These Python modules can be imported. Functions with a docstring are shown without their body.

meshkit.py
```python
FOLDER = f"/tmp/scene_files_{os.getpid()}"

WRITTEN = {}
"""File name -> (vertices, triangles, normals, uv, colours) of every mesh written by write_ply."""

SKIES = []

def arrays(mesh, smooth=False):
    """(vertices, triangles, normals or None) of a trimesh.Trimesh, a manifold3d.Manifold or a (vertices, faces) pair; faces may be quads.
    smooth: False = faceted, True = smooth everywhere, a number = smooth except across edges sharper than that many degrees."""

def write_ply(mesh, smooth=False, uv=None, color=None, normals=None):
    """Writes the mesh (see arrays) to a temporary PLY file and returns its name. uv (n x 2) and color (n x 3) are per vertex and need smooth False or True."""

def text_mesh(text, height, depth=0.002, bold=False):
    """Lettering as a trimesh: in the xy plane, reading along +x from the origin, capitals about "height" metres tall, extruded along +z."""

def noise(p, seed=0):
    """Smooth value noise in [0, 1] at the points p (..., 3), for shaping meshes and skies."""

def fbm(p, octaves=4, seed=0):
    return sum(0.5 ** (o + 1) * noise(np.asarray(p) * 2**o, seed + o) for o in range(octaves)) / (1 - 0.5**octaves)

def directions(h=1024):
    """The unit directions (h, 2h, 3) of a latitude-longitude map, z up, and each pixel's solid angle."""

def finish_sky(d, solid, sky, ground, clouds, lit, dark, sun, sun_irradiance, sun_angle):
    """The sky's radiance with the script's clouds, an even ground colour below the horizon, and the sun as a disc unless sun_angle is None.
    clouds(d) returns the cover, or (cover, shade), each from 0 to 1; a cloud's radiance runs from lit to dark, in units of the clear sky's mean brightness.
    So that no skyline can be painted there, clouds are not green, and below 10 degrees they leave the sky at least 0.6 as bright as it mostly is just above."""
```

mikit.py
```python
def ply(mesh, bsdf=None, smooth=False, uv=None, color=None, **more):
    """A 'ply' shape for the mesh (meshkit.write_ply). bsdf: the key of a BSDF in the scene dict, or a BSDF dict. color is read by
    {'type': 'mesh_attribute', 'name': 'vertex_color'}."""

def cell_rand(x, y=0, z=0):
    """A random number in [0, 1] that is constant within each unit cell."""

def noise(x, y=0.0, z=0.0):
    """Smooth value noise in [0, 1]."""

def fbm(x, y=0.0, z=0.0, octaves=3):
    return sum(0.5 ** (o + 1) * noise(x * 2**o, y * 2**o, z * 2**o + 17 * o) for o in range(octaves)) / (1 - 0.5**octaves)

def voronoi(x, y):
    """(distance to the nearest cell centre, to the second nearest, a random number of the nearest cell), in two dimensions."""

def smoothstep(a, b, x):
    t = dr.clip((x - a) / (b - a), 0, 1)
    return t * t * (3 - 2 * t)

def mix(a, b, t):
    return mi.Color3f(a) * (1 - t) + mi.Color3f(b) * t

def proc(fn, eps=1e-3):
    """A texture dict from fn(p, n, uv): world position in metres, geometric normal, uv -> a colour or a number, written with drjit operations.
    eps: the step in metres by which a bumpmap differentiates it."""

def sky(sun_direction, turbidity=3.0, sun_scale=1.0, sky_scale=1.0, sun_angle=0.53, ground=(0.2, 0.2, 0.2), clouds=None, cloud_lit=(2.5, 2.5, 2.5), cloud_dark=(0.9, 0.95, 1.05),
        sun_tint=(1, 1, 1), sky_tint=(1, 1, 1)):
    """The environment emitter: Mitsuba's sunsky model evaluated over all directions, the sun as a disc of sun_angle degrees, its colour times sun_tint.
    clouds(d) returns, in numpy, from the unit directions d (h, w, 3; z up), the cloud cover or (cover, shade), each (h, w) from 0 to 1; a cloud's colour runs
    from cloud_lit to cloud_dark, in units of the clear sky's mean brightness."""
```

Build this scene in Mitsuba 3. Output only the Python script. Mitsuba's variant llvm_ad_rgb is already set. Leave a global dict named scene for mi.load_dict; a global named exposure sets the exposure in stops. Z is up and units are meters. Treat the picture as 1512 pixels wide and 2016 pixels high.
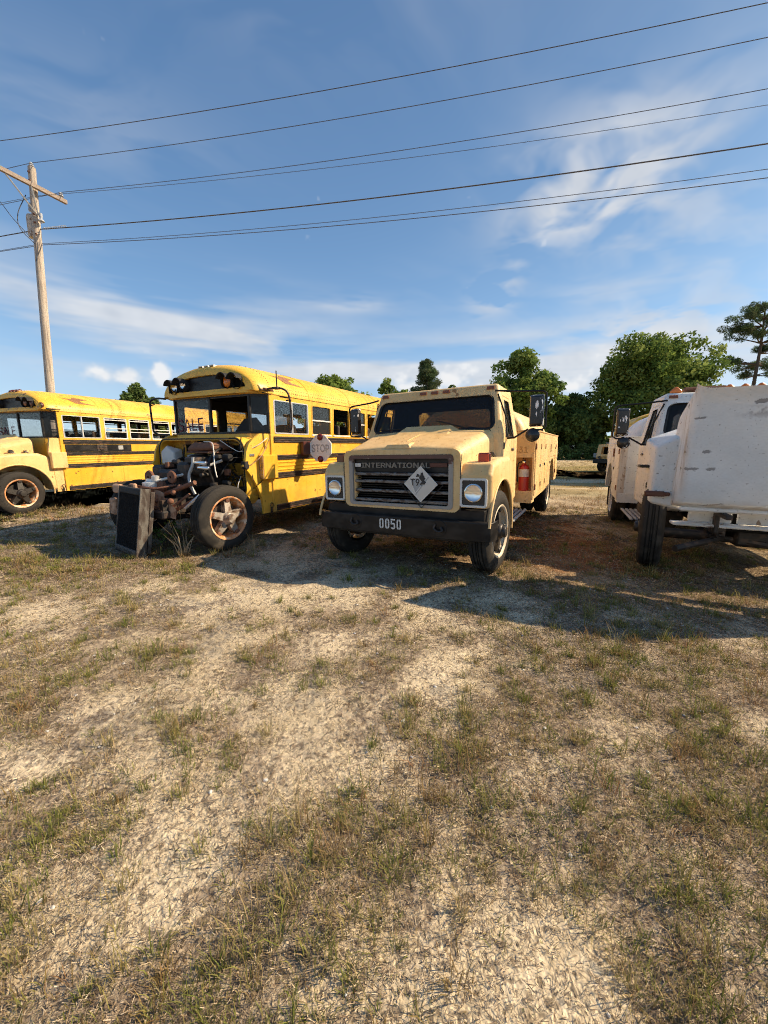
import math
import numpy as np, trimesh, manifold3d as m3, drjit as dr, mitsuba as mi
import mikit, meshkit
from mikit import noise, fbm, voronoi, cell_rand, smoothstep, mix

# ------------------------------------------------------------------ camera, sky, exposure
scene, labels, PL = {}, {}, {}
PITCH, EYE = 0.149, 1.47
scene['camera'] = {'type': 'perspective', 'fov_axis': 'x', 'fov': 90.46, 'near_clip': 0.05, 'far_clip': 5000.0,
    'to_world': mi.ScalarTransform4f().look_at(origin=[0, 0, EYE], target=[0, math.cos(PITCH), EYE - math.sin(PITCH)], up=[0, 0, 1])}
exposure = 2.48


def clouds(d):
    x, y, z = d[..., 0], d[..., 1], d[..., 2]
    az, el = np.degrees(np.arctan2(x, y)), np.degrees(np.arcsin(np.clip(z, -1, 1)))
    h = 1 / np.maximum(z, 0.05)
    p = np.stack([x * h, y * h, 0 * x], -1)
    w = meshkit.fbm(p * 1.3 + 7, 4, 3)
    # wind-drawn wisps: stretched noise, warped
    s = np.stack([p[..., 0] * 0.9 + p[..., 1] * 0.5 + 1.3 * w, (p[..., 1] * 0.9 - p[..., 0] * 0.5) * 2.6 + 1.5 * w, 0 * x], -1)
    wisp = meshkit.fbm(s * 1.7, 6, 11)
    fine = meshkit.fbm(s * [5.0, 2.6, 1], 4, 21)
    mass = meshkit.fbm(p * 0.55 + 31, 3, 5)

    def spot(a, e, ra, re):
        return np.exp(-((az - a) / ra) ** 2 - ((el - e) / re) ** 2)
    cir = np.clip((wisp - 0.47) * 3.6, 0, 1) * np.clip((mass - 0.44) * 4, 0, 1) * 0.08
    cir += np.clip((0.55 * wisp + 0.45 * fine - 0.40) * 5.0, 0, 1) * 0.85 * (1.1 * spot(28, 31, 10, 4.0) + 0.7 * spot(24, 27, 8, 2.2) + 0.18 * spot(-33, 32, 14, 4.5) + 0.12 * spot(32, 50, 20, 6) + 0.4 * spot(35, 24, 10, 3)
        + 0.95 * spot(15, 20.5, 3, 2.2) + 0.35 * spot(18, 23, 2, 2) + 0.14 * spot(-5, 45, 20, 6) + 0.9 * spot(33, 14, 8, 3.2) + 0.3 * spot(48, 18, 14, 4))
    low = np.stack([az * 0.045, el * 0.42, 0 * x], -1)
    band = meshkit.fbm(low + 3.0 + 0.5 * w[..., None], 5, 9)
    lowm = np.clip((band - 0.36) * 3.6, 0, 1) * (0.95 * spot(-34, 15.5, 24, 4.6) + 0.75 * spot(-5, 12.0, 26, 3.2) + 0.9 * spot(18, 11.5, 12, 4) + 0.8 * spot(40, 11, 20, 4) + 0.3 * spot(120, 10, 60, 6) + 0.3 * spot(-120, 10, 60, 6))
    lowm += 0.85 * np.clip((band - 0.45) * 9, 0, 1) * (spot(-26.5, 21.5, 7, 1.2) + 0.6 * spot(-5, 20, 6, 1.0) + 0.5 * spot(30, 19, 8, 1.2))
    haze = 0.42 * np.clip(1 - el / 17, 0, 1) ** 1.4
    puff = meshkit.fbm(np.stack([az * 0.42, el * 0.55, 0 * x], -1) + 2.2, 6, 17)
    cum = np.clip((puff + 0.55 * (1.15 * spot(-35.2, 9.2, 2.2, 1.3) + 1.1 * spot(-32.6, 9.4, 1.3, 1.4) + spot(-29.6, 10.0, 1.5, 1.9) + 0.9 * spot(4, 9.0, 3, 3.0) + 0.85 * spot(11, 9.5, 6, 2.8) + 0.6 * spot(27, 9, 5, 2.5)) - 0.78) * 4.2, 0, 1)
    cover = 1 - (1 - np.clip(cir, 0, 0.82)) * (1 - np.clip(lowm, 0, 0.80)) * (1 - haze) * (1 - cum * 0.9)
    shade = np.clip(0.40 + 0.5 * (0.5 - puff) - 0.45 * cum + 0.30 * haze - 0.2 * np.clip(lowm, 0, 1) * fine, 0, 1)
    return cover, shade


SUN = (0.90, 0.07, 0.66)
scene['sky'] = mikit.sky(SUN, turbidity=2.6, sky_scale=0.86, sun_tint=(1.0, 0.975, 0.93), clouds=clouds, ground=(0.26, 0.22, 0.15), sky_tint=(0.92, 1.0, 1.04), cloud_lit=(2.3, 2.3, 2.3), cloud_dark=(1.1, 1.22, 1.42))


# ------------------------------------------------------------------ materials
def principled(base, rough=0.5, **k):
    return {'type': 'twosided', 'bsdf': {'type': 'principled', 'base_color': base if isinstance(base, dict) else {'type': 'rgb', 'value': list(base)}, 'roughness': rough, **k}}


def proc(fn, eps=1e-3):
    return mikit.proc(fn, eps)


def paint(base, fade, rust, rust_amt, dirt, speck=0.0, streak=0.5, seed=0.0):
    """Old vehicle paint: chalky fading, vertical dirt streaks, rust spots."""
    def fn(p, n, uv):
        a = fbm(p.x * 1.7 + seed, p.y * 1.7, p.z * 2.1, octaves=4)
        s = fbm(p.x * 17 + seed, p.y * 17, p.z * 1.1, octaves=3)
        g = noise(p.x * 90, p.y * 90, p.z * 90)
        c = mix(base, fade, smoothstep(0.30, 0.72, a))
        c = mix(c, mi.Color3f(c) * mi.Color3f(*dirt), smoothstep(0.46, 0.80, s) * streak)
        c = c * (0.93 + 0.14 * g)
        low = smoothstep(1.0, 0.35, p.z)
        c = mix(c, mi.Color3f(0.30, 0.21, 0.12), low * smoothstep(0.35, 0.75, fbm(p.x * 5, p.y * 5, p.z * 4)) * 0.55)
        r = 0.6 * fbm(p.x * 17 + 3 + seed, p.y * 17, p.z * 13, octaves=4) + 0.4 * fbm(p.x * 3 + seed, p.y * 3, p.z * 3 + 8)
        c = mix(c, rust, smoothstep(0.70 - 0.09 * rust_amt, 0.74 - 0.09 * rust_amt, r) * 0.85)
        if speck > 0:
            k = noise(p.x * 46 + 9, p.y * 46, p.z * 46)
            c = mix(c, mi.Color3f(0.10, 0.08, 0.065), smoothstep(0.90 - 0.1 * speck, 0.97 - 0.1 * speck, k) * 0.8)
        return c
    return proc(fn)


RUST = (0.16, 0.065, 0.03)
scene['mat_bus'] = principled(paint((0.70, 0.375, 0.024), (0.74, 0.44, 0.065), RUST, 0.30, (0.74, 0.66, 0.5), 0.1, 0.30), 0.42, specular=0.4)
scene['mat_tan'] = principled(paint((0.66, 0.435, 0.185), (0.71, 0.505, 0.25), (0.25, 0.11, 0.035), 0.25, (0.80, 0.66, 0.46), 0.05, 0.42, 4.0), 0.50, specular=0.4)
scene['mat_peach'] = principled(paint((0.67, 0.42, 0.155), (0.72, 0.49, 0.21), (0.25, 0.11, 0.035), 0.2, (0.84, 0.72, 0.56), 0.05, 0.30, 8.0), 0.50, specular=0.4)
scene['mat_white'] = principled(paint((0.60, 0.60, 0.585), (0.66, 0.655, 0.63), (0.20, 0.12, 0.07), 0.35, (0.74, 0.66, 0.55), 0.55, 0.22, 2.0), 0.5, specular=0.4)


def hood_color(p, n, uv):
    """Chalky white sheet: lead-grey chips, rust bleeding from the edges and from the louvre row."""
    a = fbm(p.x * 2.2, p.y * 2.2, p.z * 2.2, octaves=4)
    c = mix((0.60, 0.61, 0.61), (0.68, 0.68, 0.67), smoothstep(0.3, 0.7, a))
    c = c * (0.95 + 0.10 * noise(p.x * 70, p.y * 70, p.z * 70))
    d, _, w = voronoi(p.x * 5.5 + p.y * 5.5, p.z * 5.5)
    r = 0.03 + 0.10 * w * w
    chip = smoothstep(r + 0.02, r - 0.02, d + 0.10 * (fbm(p.x * 60, p.y * 60, p.z * 60) - 0.5)) * smoothstep(0.35, 0.5, w)
    c = mix(c, (0.16, 0.15, 0.15), chip * 0.8)
    k = noise(p.x * 60 + 9, p.y * 60, p.z * 60)
    c = mix(c, (0.24, 0.22, 0.20), smoothstep(0.86, 0.94, k) * 0.6)
    e = abs(mi.Float(uv.x) * 2 - 1)
    st = fbm(p.x * 26, p.y * 26, p.z * 2.2, octaves=3)
    edge = smoothstep(0.13, 0.0, abs(e - 0.86)) * smoothstep(0.42, 0.75, st)
    c = mix(c, (0.36, 0.26, 0.17), edge * 0.8)
    v = mi.Float(uv.y)
    lou = smoothstep(0.70, 0.78, v) * smoothstep(0.84, 0.79, v) * smoothstep(0.6, 0.4, e) * smoothstep(0.35, 0.6, fbm(p.x * 30, p.y * 30, p.z * 20))
    c = mix(c, (0.22, 0.19, 0.18), lou * 0.6)
    base = smoothstep(0.10, 0.0, v) * smoothstep(0.3, 0.6, fbm(p.x * 9, p.y * 9, p.z * 9))
    return mix(c, (0.40, 0.33, 0.25), base * 0.6)


scene['mat_hood'] = principled(proc(hood_color), 0.5, specular=0.4)
scene['mat_peel'] = principled(paint((0.52, 0.45, 0.38), (0.58, 0.54, 0.48), (0.26, 0.17, 0.11), 1.4, (0.5, 0.38, 0.28), 0.5, 0.9, 3.0), 0.7)
scene['mat_black'] = principled(proc(lambda p, n, uv: mix((0.008, 0.008, 0.009), (0.028, 0.026, 0.025), smoothstep(0.35, 0.8, fbm(p.x * 6, p.y * 6, p.z * 9)))), 0.40, specular=0.28)
scene['mat_rail'] = principled(proc(lambda p, n, uv: mix((0.022, 0.018, 0.016), (0.13, 0.07, 0.045), smoothstep(0.48, 0.8, fbm(p.x * 7, p.y * 7, p.z * 30)))), 0.5)
scene['mat_rubber'] = principled(proc(lambda p, n, uv: mix((0.020, 0.019, 0.018), (0.085, 0.072, 0.056), smoothstep(0.45, 0.9, fbm(p.x * 8, p.y * 8, p.z * 8)) * smoothstep(0.9, 0.1, p.z) + 0.10)), 0.78, specular=0.25)
scene['mat_rim_orange'] = principled(proc(lambda p, n, uv: mix((0.55, 0.24, 0.10), (0.66, 0.50, 0.34), smoothstep(0.48, 0.66, fbm(p.x * 14, p.y * 14, p.z * 14)))), 0.55)
scene['mat_rim_cream'] = principled(proc(lambda p, n, uv: mix((0.62, 0.52, 0.38), (0.35, 0.22, 0.12), smoothstep(0.6, 0.75, fbm(p.x * 16, p.y * 16, p.z * 16)))), 0.5)
scene['mat_hub'] = principled(proc(lambda p, n, uv: mix((0.40, 0.36, 0.31), (0.15, 0.10, 0.07), smoothstep(0.4, 0.7, fbm(p.x * 15, p.y * 15, p.z * 15)))), 0.45, metallic=0.3)
scene['mat_hub_dark'] = principled((0.035, 0.032, 0.03), 0.45, metallic=0.2)
scene['mat_rust'] = principled(proc(lambda p, n, uv: mix((0.24, 0.10, 0.055), (0.09, 0.05, 0.035), fbm(p.x * 18, p.y * 18, p.z * 18))), 0.85)
scene['mat_primer'] = principled(proc(lambda p, n, uv: mix((0.42, 0.27, 0.18), (0.24, 0.12, 0.07), smoothstep(0.4, 0.7, fbm(p.x * 12, p.y * 12, p.z * 12)))), 0.75)
scene['mat_iron'] = principled(proc(lambda p, n, uv: mix((0.016, 0.014, 0.013), (0.07, 0.042, 0.028), smoothstep(0.45, 0.75, fbm(p.x * 14, p.y * 14, p.z * 14)))), 0.6)
scene['mat_firewall'] = principled(paint((0.46, 0.25, 0.022), (0.54, 0.32, 0.04), (0.12, 0.055, 0.025), 1.3, (0.5, 0.4, 0.3), 0.5, 0.9, 6.0), 0.6)
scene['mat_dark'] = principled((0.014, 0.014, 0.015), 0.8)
scene['mat_void'] = principled((0.006, 0.006, 0.006), 0.95, specular=0.1)
scene['mat_seat'] = principled((0.030, 0.020, 0.017), 0.65)
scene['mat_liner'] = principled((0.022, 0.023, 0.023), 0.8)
scene['mat_alu'] = principled((0.62, 0.62, 0.61), 0.38, metallic=0.55)
scene['mat_sash'] = principled((0.62, 0.61, 0.58), 0.5)
scene['mat_chrome'] = principled((0.80, 0.80, 0.80), 0.12, metallic=1.0)
scene['mat_dull_chrome'] = principled(proc(lambda p, n, uv: mix((0.17, 0.165, 0.16), (0.07, 0.045, 0.035), smoothstep(0.42, 0.64, fbm(p.x * 22, p.y * 22, p.z * 40)))), 0.45, metallic=0.2)
scene['mat_chipped'] = principled(proc(lambda p, n, uv: mix((0.30, 0.275, 0.25), (0.10, 0.045, 0.033), smoothstep(0.40, 0.60, 0.55 * fbm(p.x * 20, p.y * 20, p.z * 40, octaves=4) + 0.45 * smoothstep(1.30, 1.46, p.z)))), 0.5)
scene['mat_mirror_back'] = principled(proc(lambda p, n, uv: mix((0.016, 0.016, 0.018), (0.75, 0.75, 0.76), smoothstep(0.63, 0.67, fbm(p.x * 30, p.y * 30, p.z * 9, octaves=4)))), 0.3)
scene['mat_amber'] = principled((0.60, 0.16, 0.015), 0.2, clearcoat=0.6)
scene['mat_amber_red'] = principled((0.45, 0.045, 0.015), 0.2, clearcoat=0.6)
scene['mat_amber_dull'] = principled((0.20, 0.065, 0.025), 0.35)
scene['mat_red_lens'] = principled((0.17, 0.012, 0.012), 0.2, clearcoat=0.6)
scene['mat_maroon'] = principled((0.085, 0.022, 0.014), 0.35)
scene['mat_red'] = principled(proc(lambda p, n, uv: mix((0.50, 0.018, 0.016), (0.40, 0.05, 0.04), fbm(p.x * 30, p.y * 30, p.z * 30))), 0.3, clearcoat=0.5)
scene['mat_sign'] = principled(proc(lambda p, n, uv: mix((0.82, 0.82, 0.81), (0.62, 0.60, 0.56), smoothstep(0.62, 0.8, fbm(p.x * 14, p.y * 14, p.z * 14)))), 0.5)
scene['mat_sign_text'] = principled((0.40, 0.40, 0.40), 0.6)
scene['mat_white_print'] = principled((0.62, 0.61, 0.58), 0.6)
scene['mat_faint_print'] = principled((0.42, 0.24, 0.08), 0.6)
scene['mat_sale'] = principled((0.13, 0.022, 0.035), 0.6)
scene['mat_decal'] = principled(proc(lambda p, n, uv: mix((0.22, 0.09, 0.04), (0.34, 0.17, 0.06), fbm(p.x * 9, p.y * 9, p.z * 9))), 0.5)
scene['mat_placard'] = principled((0.52, 0.53, 0.53), 0.35, metallic=0.4)
scene['mat_black_print'] = principled((0.02, 0.02, 0.022), 0.5)
scene['mat_letter'] = principled((0.20, 0.185, 0.165), 0.4, metallic=0.4)
scene['mat_plastic'] = principled((0.55, 0.55, 0.53), 0.5)
scene['mat_wire'] = principled((0.075, 0.085, 0.11), 0.6)
scene['mat_cable_white'] = principled((0.62, 0.60, 0.55), 0.5)
scene['mat_insulator'] = principled((0.34, 0.37, 0.42), 0.25, clearcoat=0.5)
scene['mat_steel'] = principled((0.34, 0.35, 0.36), 0.5, metallic=0.3)
scene['mat_pole'] = principled(proc(lambda p, n, uv: mix((0.45, 0.395, 0.335), (0.25, 0.205, 0.17), smoothstep(0.35, 0.75, fbm(p.x * 40, p.y * 40, p.z * 0.9, octaves=4)))), 0.85)
scene['mat_arm_wood'] = principled(proc(lambda p, n, uv: mix((0.34, 0.29, 0.25), (0.20, 0.15, 0.12), fbm(p.x * 30, p.y * 3, p.z * 30))), 0.9)
scene['mat_glass'] = {'type': 'thindielectric', 'int_ior': 1.5}
scene['mat_dirty_glass'] = {'type': 'blendbsdf', 'weight': 0.36, 'first': {'type': 'thindielectric', 'int_ior': 1.5}, 'second': {'type': 'twosided', 'bsdf': {'type': 'diffuse', 'reflectance': {'type': 'rgb', 'value': [0.055, 0.062, 0.068]}}}}
scene['mat_tint_glass'] = {'type': 'blendbsdf', 'weight': 0.5, 'first': {'type': 'thindielectric', 'int_ior': 1.5}, 'second': {'type': 'twosided', 'bsdf': {'type': 'diffuse', 'reflectance': {'type': 'rgb', 'value': [0.022, 0.028, 0.034]}}}}
scene['mat_rear_glass'] = {'type': 'blendbsdf', 'weight': 0.72, 'first': {'type': 'thindielectric', 'int_ior': 1.5}, 'second': {'type': 'twosided', 'bsdf': {'type': 'diffuse', 'reflectance': {'type': 'rgb', 'value': [0.05, 0.055, 0.055]}}}}
scene['mat_lens'] = {'type': 'thindielectric', 'int_ior': 1.5}
scene['mat_old_steel'] = principled(proc(lambda p, n, uv: mix((0.13, 0.12, 0.105), (0.05, 0.035, 0.028), smoothstep(0.4, 0.65, fbm(p.x * 20, p.y * 20, p.z * 5)))), 0.7)
scene['mat_bark'] = principled((0.085, 0.065, 0.05), 0.9)
VC = {'type': 'mesh_attribute', 'name': 'vertex_color'}
scene['mat_leaf'] = {'type': 'principledthin', 'base_color': VC, 'roughness': 0.55, 'diff_trans': 0.7, 'spec_trans': 0.0, 'eta': 1.35}
scene['mat_grass'] = {'type': 'principledthin', 'base_color': VC, 'roughness': 0.6, 'diff_trans': 0.6, 'spec_trans': 0.0, 'eta': 1.3}
scene['mat_straw'] = {'type': 'twosided', 'bsdf': {'type': 'diffuse', 'reflectance': VC}}


def ground_color(p, n, uv):
    x, y = p.x, p.y
    a = fbm(x * 0.9 + 3, y * 0.9, octaves=5)
    b = fbm(x * 3.1 + 11, y * 3.1, octaves=4)
    f = fbm(x * 26, y * 26, octaves=4)
    g = noise(x * 130, y * 130)
    st = fbm(x * 60 + 9 * b, y * 18, octaves=3)
    sand = mix((0.47, 0.39, 0.265), (0.66, 0.57, 0.415), smoothstep(0.25, 0.75, 0.5 * b + 0.5 * f))
    straw = mix((0.21, 0.165, 0.12), (0.41, 0.335, 0.25), st)
    dark = mix((0.13, 0.10, 0.075), (0.22, 0.165, 0.115), f)
    t = mi.Float(uv.x) + 0.8 * (b - 0.5) + 0.75 * (f - 0.5)
    c = mix(sand, straw, smoothstep(0.10, 0.50, t))
    c = mix(c, dark, smoothstep(0.58, 0.92, t + 0.5 * (a - 0.5)) * 0.85)
    grey = smoothstep(0.60, 0.72, fbm(x * 2.2 + 40, y * 2.6, octaves=5))
    c = mix(c, mi.Color3f(0.13, 0.125, 0.12), grey * 0.6 * smoothstep(0.25, 0.6, f))
    sp = noise(x * 47 + 5, y * 47) * 0.6 + noise(x * 95, y * 95) * 0.4
    c = mix(c, mi.Color3f(0.105, 0.080, 0.060), smoothstep(0.56, 0.70, sp + 0.16 * (t - 0.35)) * 0.7)
    c = mix(c, mi.Color3f(0.36, 0.17, 0.075), smoothstep(0.3, 0.8, mi.Float(uv.y) + 0.6 * (b - 0.5)) * 0.85)
    ou = smoothstep(3.9, 5.3, y + 0.28 * x * smoothstep(-1.0, 1.5, x) + 0.9 * (b - 0.5)) * smoothstep(13.0, 9.0, y) * smoothstep(-6.5, -4.0, x) * smoothstep(9.0, 6.0, x)  # dark organic soil, plus shade round the trucks painted into the colour
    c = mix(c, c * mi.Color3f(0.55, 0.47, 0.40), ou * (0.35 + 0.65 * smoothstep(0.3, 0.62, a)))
    far = smoothstep(9.0, 16.0, y)
    band = fbm(x * 0.10, y * 0.55 + 3, octaves=4)
    cf = mix((0.36, 0.27, 0.13), (0.62, 0.50, 0.33), smoothstep(0.50, 0.66, band))
    cf = mix(cf, mi.Color3f(0.22, 0.20, 0.08), smoothstep(0.50, 0.30, band) * 0.6)
    c = mix(c, cf * (0.75 + 0.5 * f), far)
    return c * (0.78 + 0.44 * g)


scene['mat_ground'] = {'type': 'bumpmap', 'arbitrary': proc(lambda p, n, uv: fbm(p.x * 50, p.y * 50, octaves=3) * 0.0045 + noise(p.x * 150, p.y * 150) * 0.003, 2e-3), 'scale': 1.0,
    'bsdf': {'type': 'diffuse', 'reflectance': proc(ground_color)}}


# ------------------------------------------------------------------ mesh helpers: a mesh is (vertices, triangles)
def cat(*ms):
    vs, fs, o = [], [], 0
    for v, f in ms:
        vs.append(np.asarray(v, float)); fs.append(np.asarray(f, int) + o); o += len(v)
    return np.vstack(vs), np.vstack(fs)


def man(m):
    k = m.to_mesh()
    return np.array(k.vert_properties[:, :3], float), np.array(k.tri_verts, int)


def tm(t):
    return np.array(t.vertices), np.array(t.faces)


SPH = np.array(trimesh.creation.icosphere(subdivisions=1).vertices)
SPH2 = np.array(trimesh.creation.icosphere(subdivisions=2).vertices)


def H(pts):
    return m3.Manifold.hull_points(np.asarray(pts, float))


def RH(pts, r, s=SPH):
    pts = np.asarray(pts, float)
    return H((pts[:, None, :] + r * s[None]).reshape(-1, 3))


def boxM(x0, x1, y0, y1, z0, z1, ch=0.006):
    p = []
    for sx in (0, 1):
        for sy in (0, 1):
            for sz in (0, 1):
                X, Y, Z = (x0, x1)[sx], (y0, y1)[sy], (z0, z1)[sz]
                cx, cy, cz = (ch, -ch)[sx], (ch, -ch)[sy], (ch, -ch)[sz]
                p += [(X + cx, Y + cy, Z), (X + cx, Y, Z + cz), (X, Y + cy, Z + cz)]
    return H(p)


def bx(*a, **k):
    return man(boxM(*a, **k))


def exM(polys, lo, hi, ax, refine=0):
    """Extrude 2-D contours (the first the outline, others holes) along an axis: 'y' takes (x, z), 'x' takes (y, z), 'z' takes (x, y)."""
    if not isinstance(polys[0][0], (list, tuple, np.ndarray)) or np.ndim(polys[0]) == 1:
        polys = [polys]
    cs = m3.CrossSection([np.asarray(q, float) for q in polys], m3.FillRule.EvenOdd)
    m = m3.Manifold.extrude(cs, hi - lo)
    if refine:
        m = m.refine_to_length(refine)

    def w(v):
        a, b, h = v[:, 0], v[:, 1], v[:, 2] + lo
        return np.stack({'y': (a, h, b), 'x': (h, a, b), 'z': (a, b, h)}[ax], 1)
    v, f = man(m)
    v = w(v)
    if ax == 'y':
        f = f[:, ::-1]
    return v, f


def toM(m):
    v, f = m
    return m3.Manifold(m3.Mesh(vert_properties=np.asarray(v, np.float32), tri_verts=np.asarray(f, np.uint32)))


def ex(*a, **k):
    return exM(*a, **k)


def rr(x0, y0, x1, y1, r, n=5):
    q = []
    for cx, cy, a in ((x1 - r, y1 - r, 0), (x0 + r, y1 - r, 90), (x0 + r, y0 + r, 180), (x1 - r, y0 + r, 270)):
        for i in range(n + 1):
            t = math.radians(a + 90 * i / n)
            q.append((cx + r * math.cos(t), cy + r * math.sin(t)))
    return q


def lathe(prof, n=24, ax='y', c=(0, 0, 0), a0=0.0, cap=False):
    prof = np.asarray(prof, float)
    t = np.arange(n) * 2 * np.pi / n + a0
    r, h = prof[:, 0][:, None], prof[:, 1][:, None]
    a, b, hh = r * np.cos(t), r * np.sin(t), h + 0 * t
    v = np.stack({'y': (b, hh, a), 'x': (hh, a, b), 'z': (a, b, hh)}[ax], -1).reshape(-1, 3) + np.asarray(c, float)
    m, f = len(prof), []
    i, j = np.meshgrid(np.arange(m - 1), np.arange(n), indexing='ij')
    A, B, C, D = i * n + j, i * n + (j + 1) % n, (i + 1) * n + (j + 1) % n, (i + 1) * n + j
    f = np.vstack([np.stack([A, B, C], -1).reshape(-1, 3), np.stack([A, C, D], -1).reshape(-1, 3)])
    return v, f


def cyl(r, lo, hi, ax='y', c=(0, 0, 0), n=20, ch=0.0):
    p = [(1e-4, lo), (r - ch, lo), (r, lo + ch), (r, hi - ch), (r - ch, hi), (1e-4, hi)] if ch else [(1e-4, lo), (r, lo), (r, hi), (1e-4, hi)]
    return lathe(p, n, ax, c)


def tube(pts, r, n=8, closed=False, ends=True):
    p = np.asarray(pts, float)
    k = len(p)
    rad = np.broadcast_to(np.asarray(r, float), (k,))
    d = np.roll(p, -1, 0) - np.roll(p, 1, 0) if closed else np.gradient(p, axis=0)
    d /= np.linalg.norm(d, axis=1, keepdims=True) + 1e-12
    u = np.cross(d[0], [0, 0, 1] if abs(d[0][2]) < 0.9 else [1, 0, 0])
    V = []
    t = np.arange(n) * 2 * np.pi / n
    for i in range(k):
        u = u - d[i] * (u @ d[i]); u /= np.linalg.norm(u) + 1e-12
        w = np.cross(d[i], u)
        V.append(p[i] + rad[i] * (np.cos(t)[:, None] * u + np.sin(t)[:, None] * w))
    v = np.vstack(V)
    f = []
    for i in range(k if closed else k - 1):
        a, b = i * n, ((i + 1) % k) * n
        for j in range(n):
            q = (j + 1) % n
            f += [(a + j, a + q, b + q), (a + j, b + q, b + j)]
    if not closed and ends:
        v = np.vstack([v, p[:1], p[-1:]])
        for j in range(n):
            q = (j + 1) % n
            f += [(q, j, len(v) - 2), ((k - 1) * n + j, (k - 1) * n + q, len(v) - 1)]
    return v, np.array(f)


def smooth_path(pts, n=6):
    """Catmull-Rom through the points."""
    p = np.asarray(pts, float)
    q = np.vstack([2 * p[0] - p[1], p, 2 * p[-1] - p[-2]])
    out = []
    for i in range(1, len(q) - 2):
        for t in np.arange(n) / n:
            a, b, c, d = q[i - 1], q[i], q[i + 1], q[i + 2]
            out.append(0.5 * (2 * b + (c - a) * t + (2 * a - 5 * b + 4 * c - d) * t ** 2 + (3 * b - a - 3 * c + d) * t ** 3))
    return np.array(out + [p[-1]])


def loft(rings, cap0=False, cap1=False, closed=False):
    R = np.asarray(rings, float)
    m, n, _ = R.shape
    v = R.reshape(-1, 3)
    i, j = np.meshgrid(np.arange(m - 1), np.arange(n if closed else n - 1), indexing='ij')
    A, B = i * n + j, i * n + (j + 1) % n
    C, D = (i + 1) * n + (j + 1) % n, (i + 1) * n + j
    f = [np.stack([A, B, C], -1).reshape(-1, 3), np.stack([A, C, D], -1).reshape(-1, 3)]
    for on, k in ((cap0, 0), (cap1, m - 1)):
        if on:
            v = np.vstack([v, R[k].mean(0)])
            q = np.arange(n - 1 if not closed else n)
            f.append(np.stack([k * n + q, k * n + (q + 1) % n, q * 0 + len(v) - 1], -1))
    return v, np.vstack(f)


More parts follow.
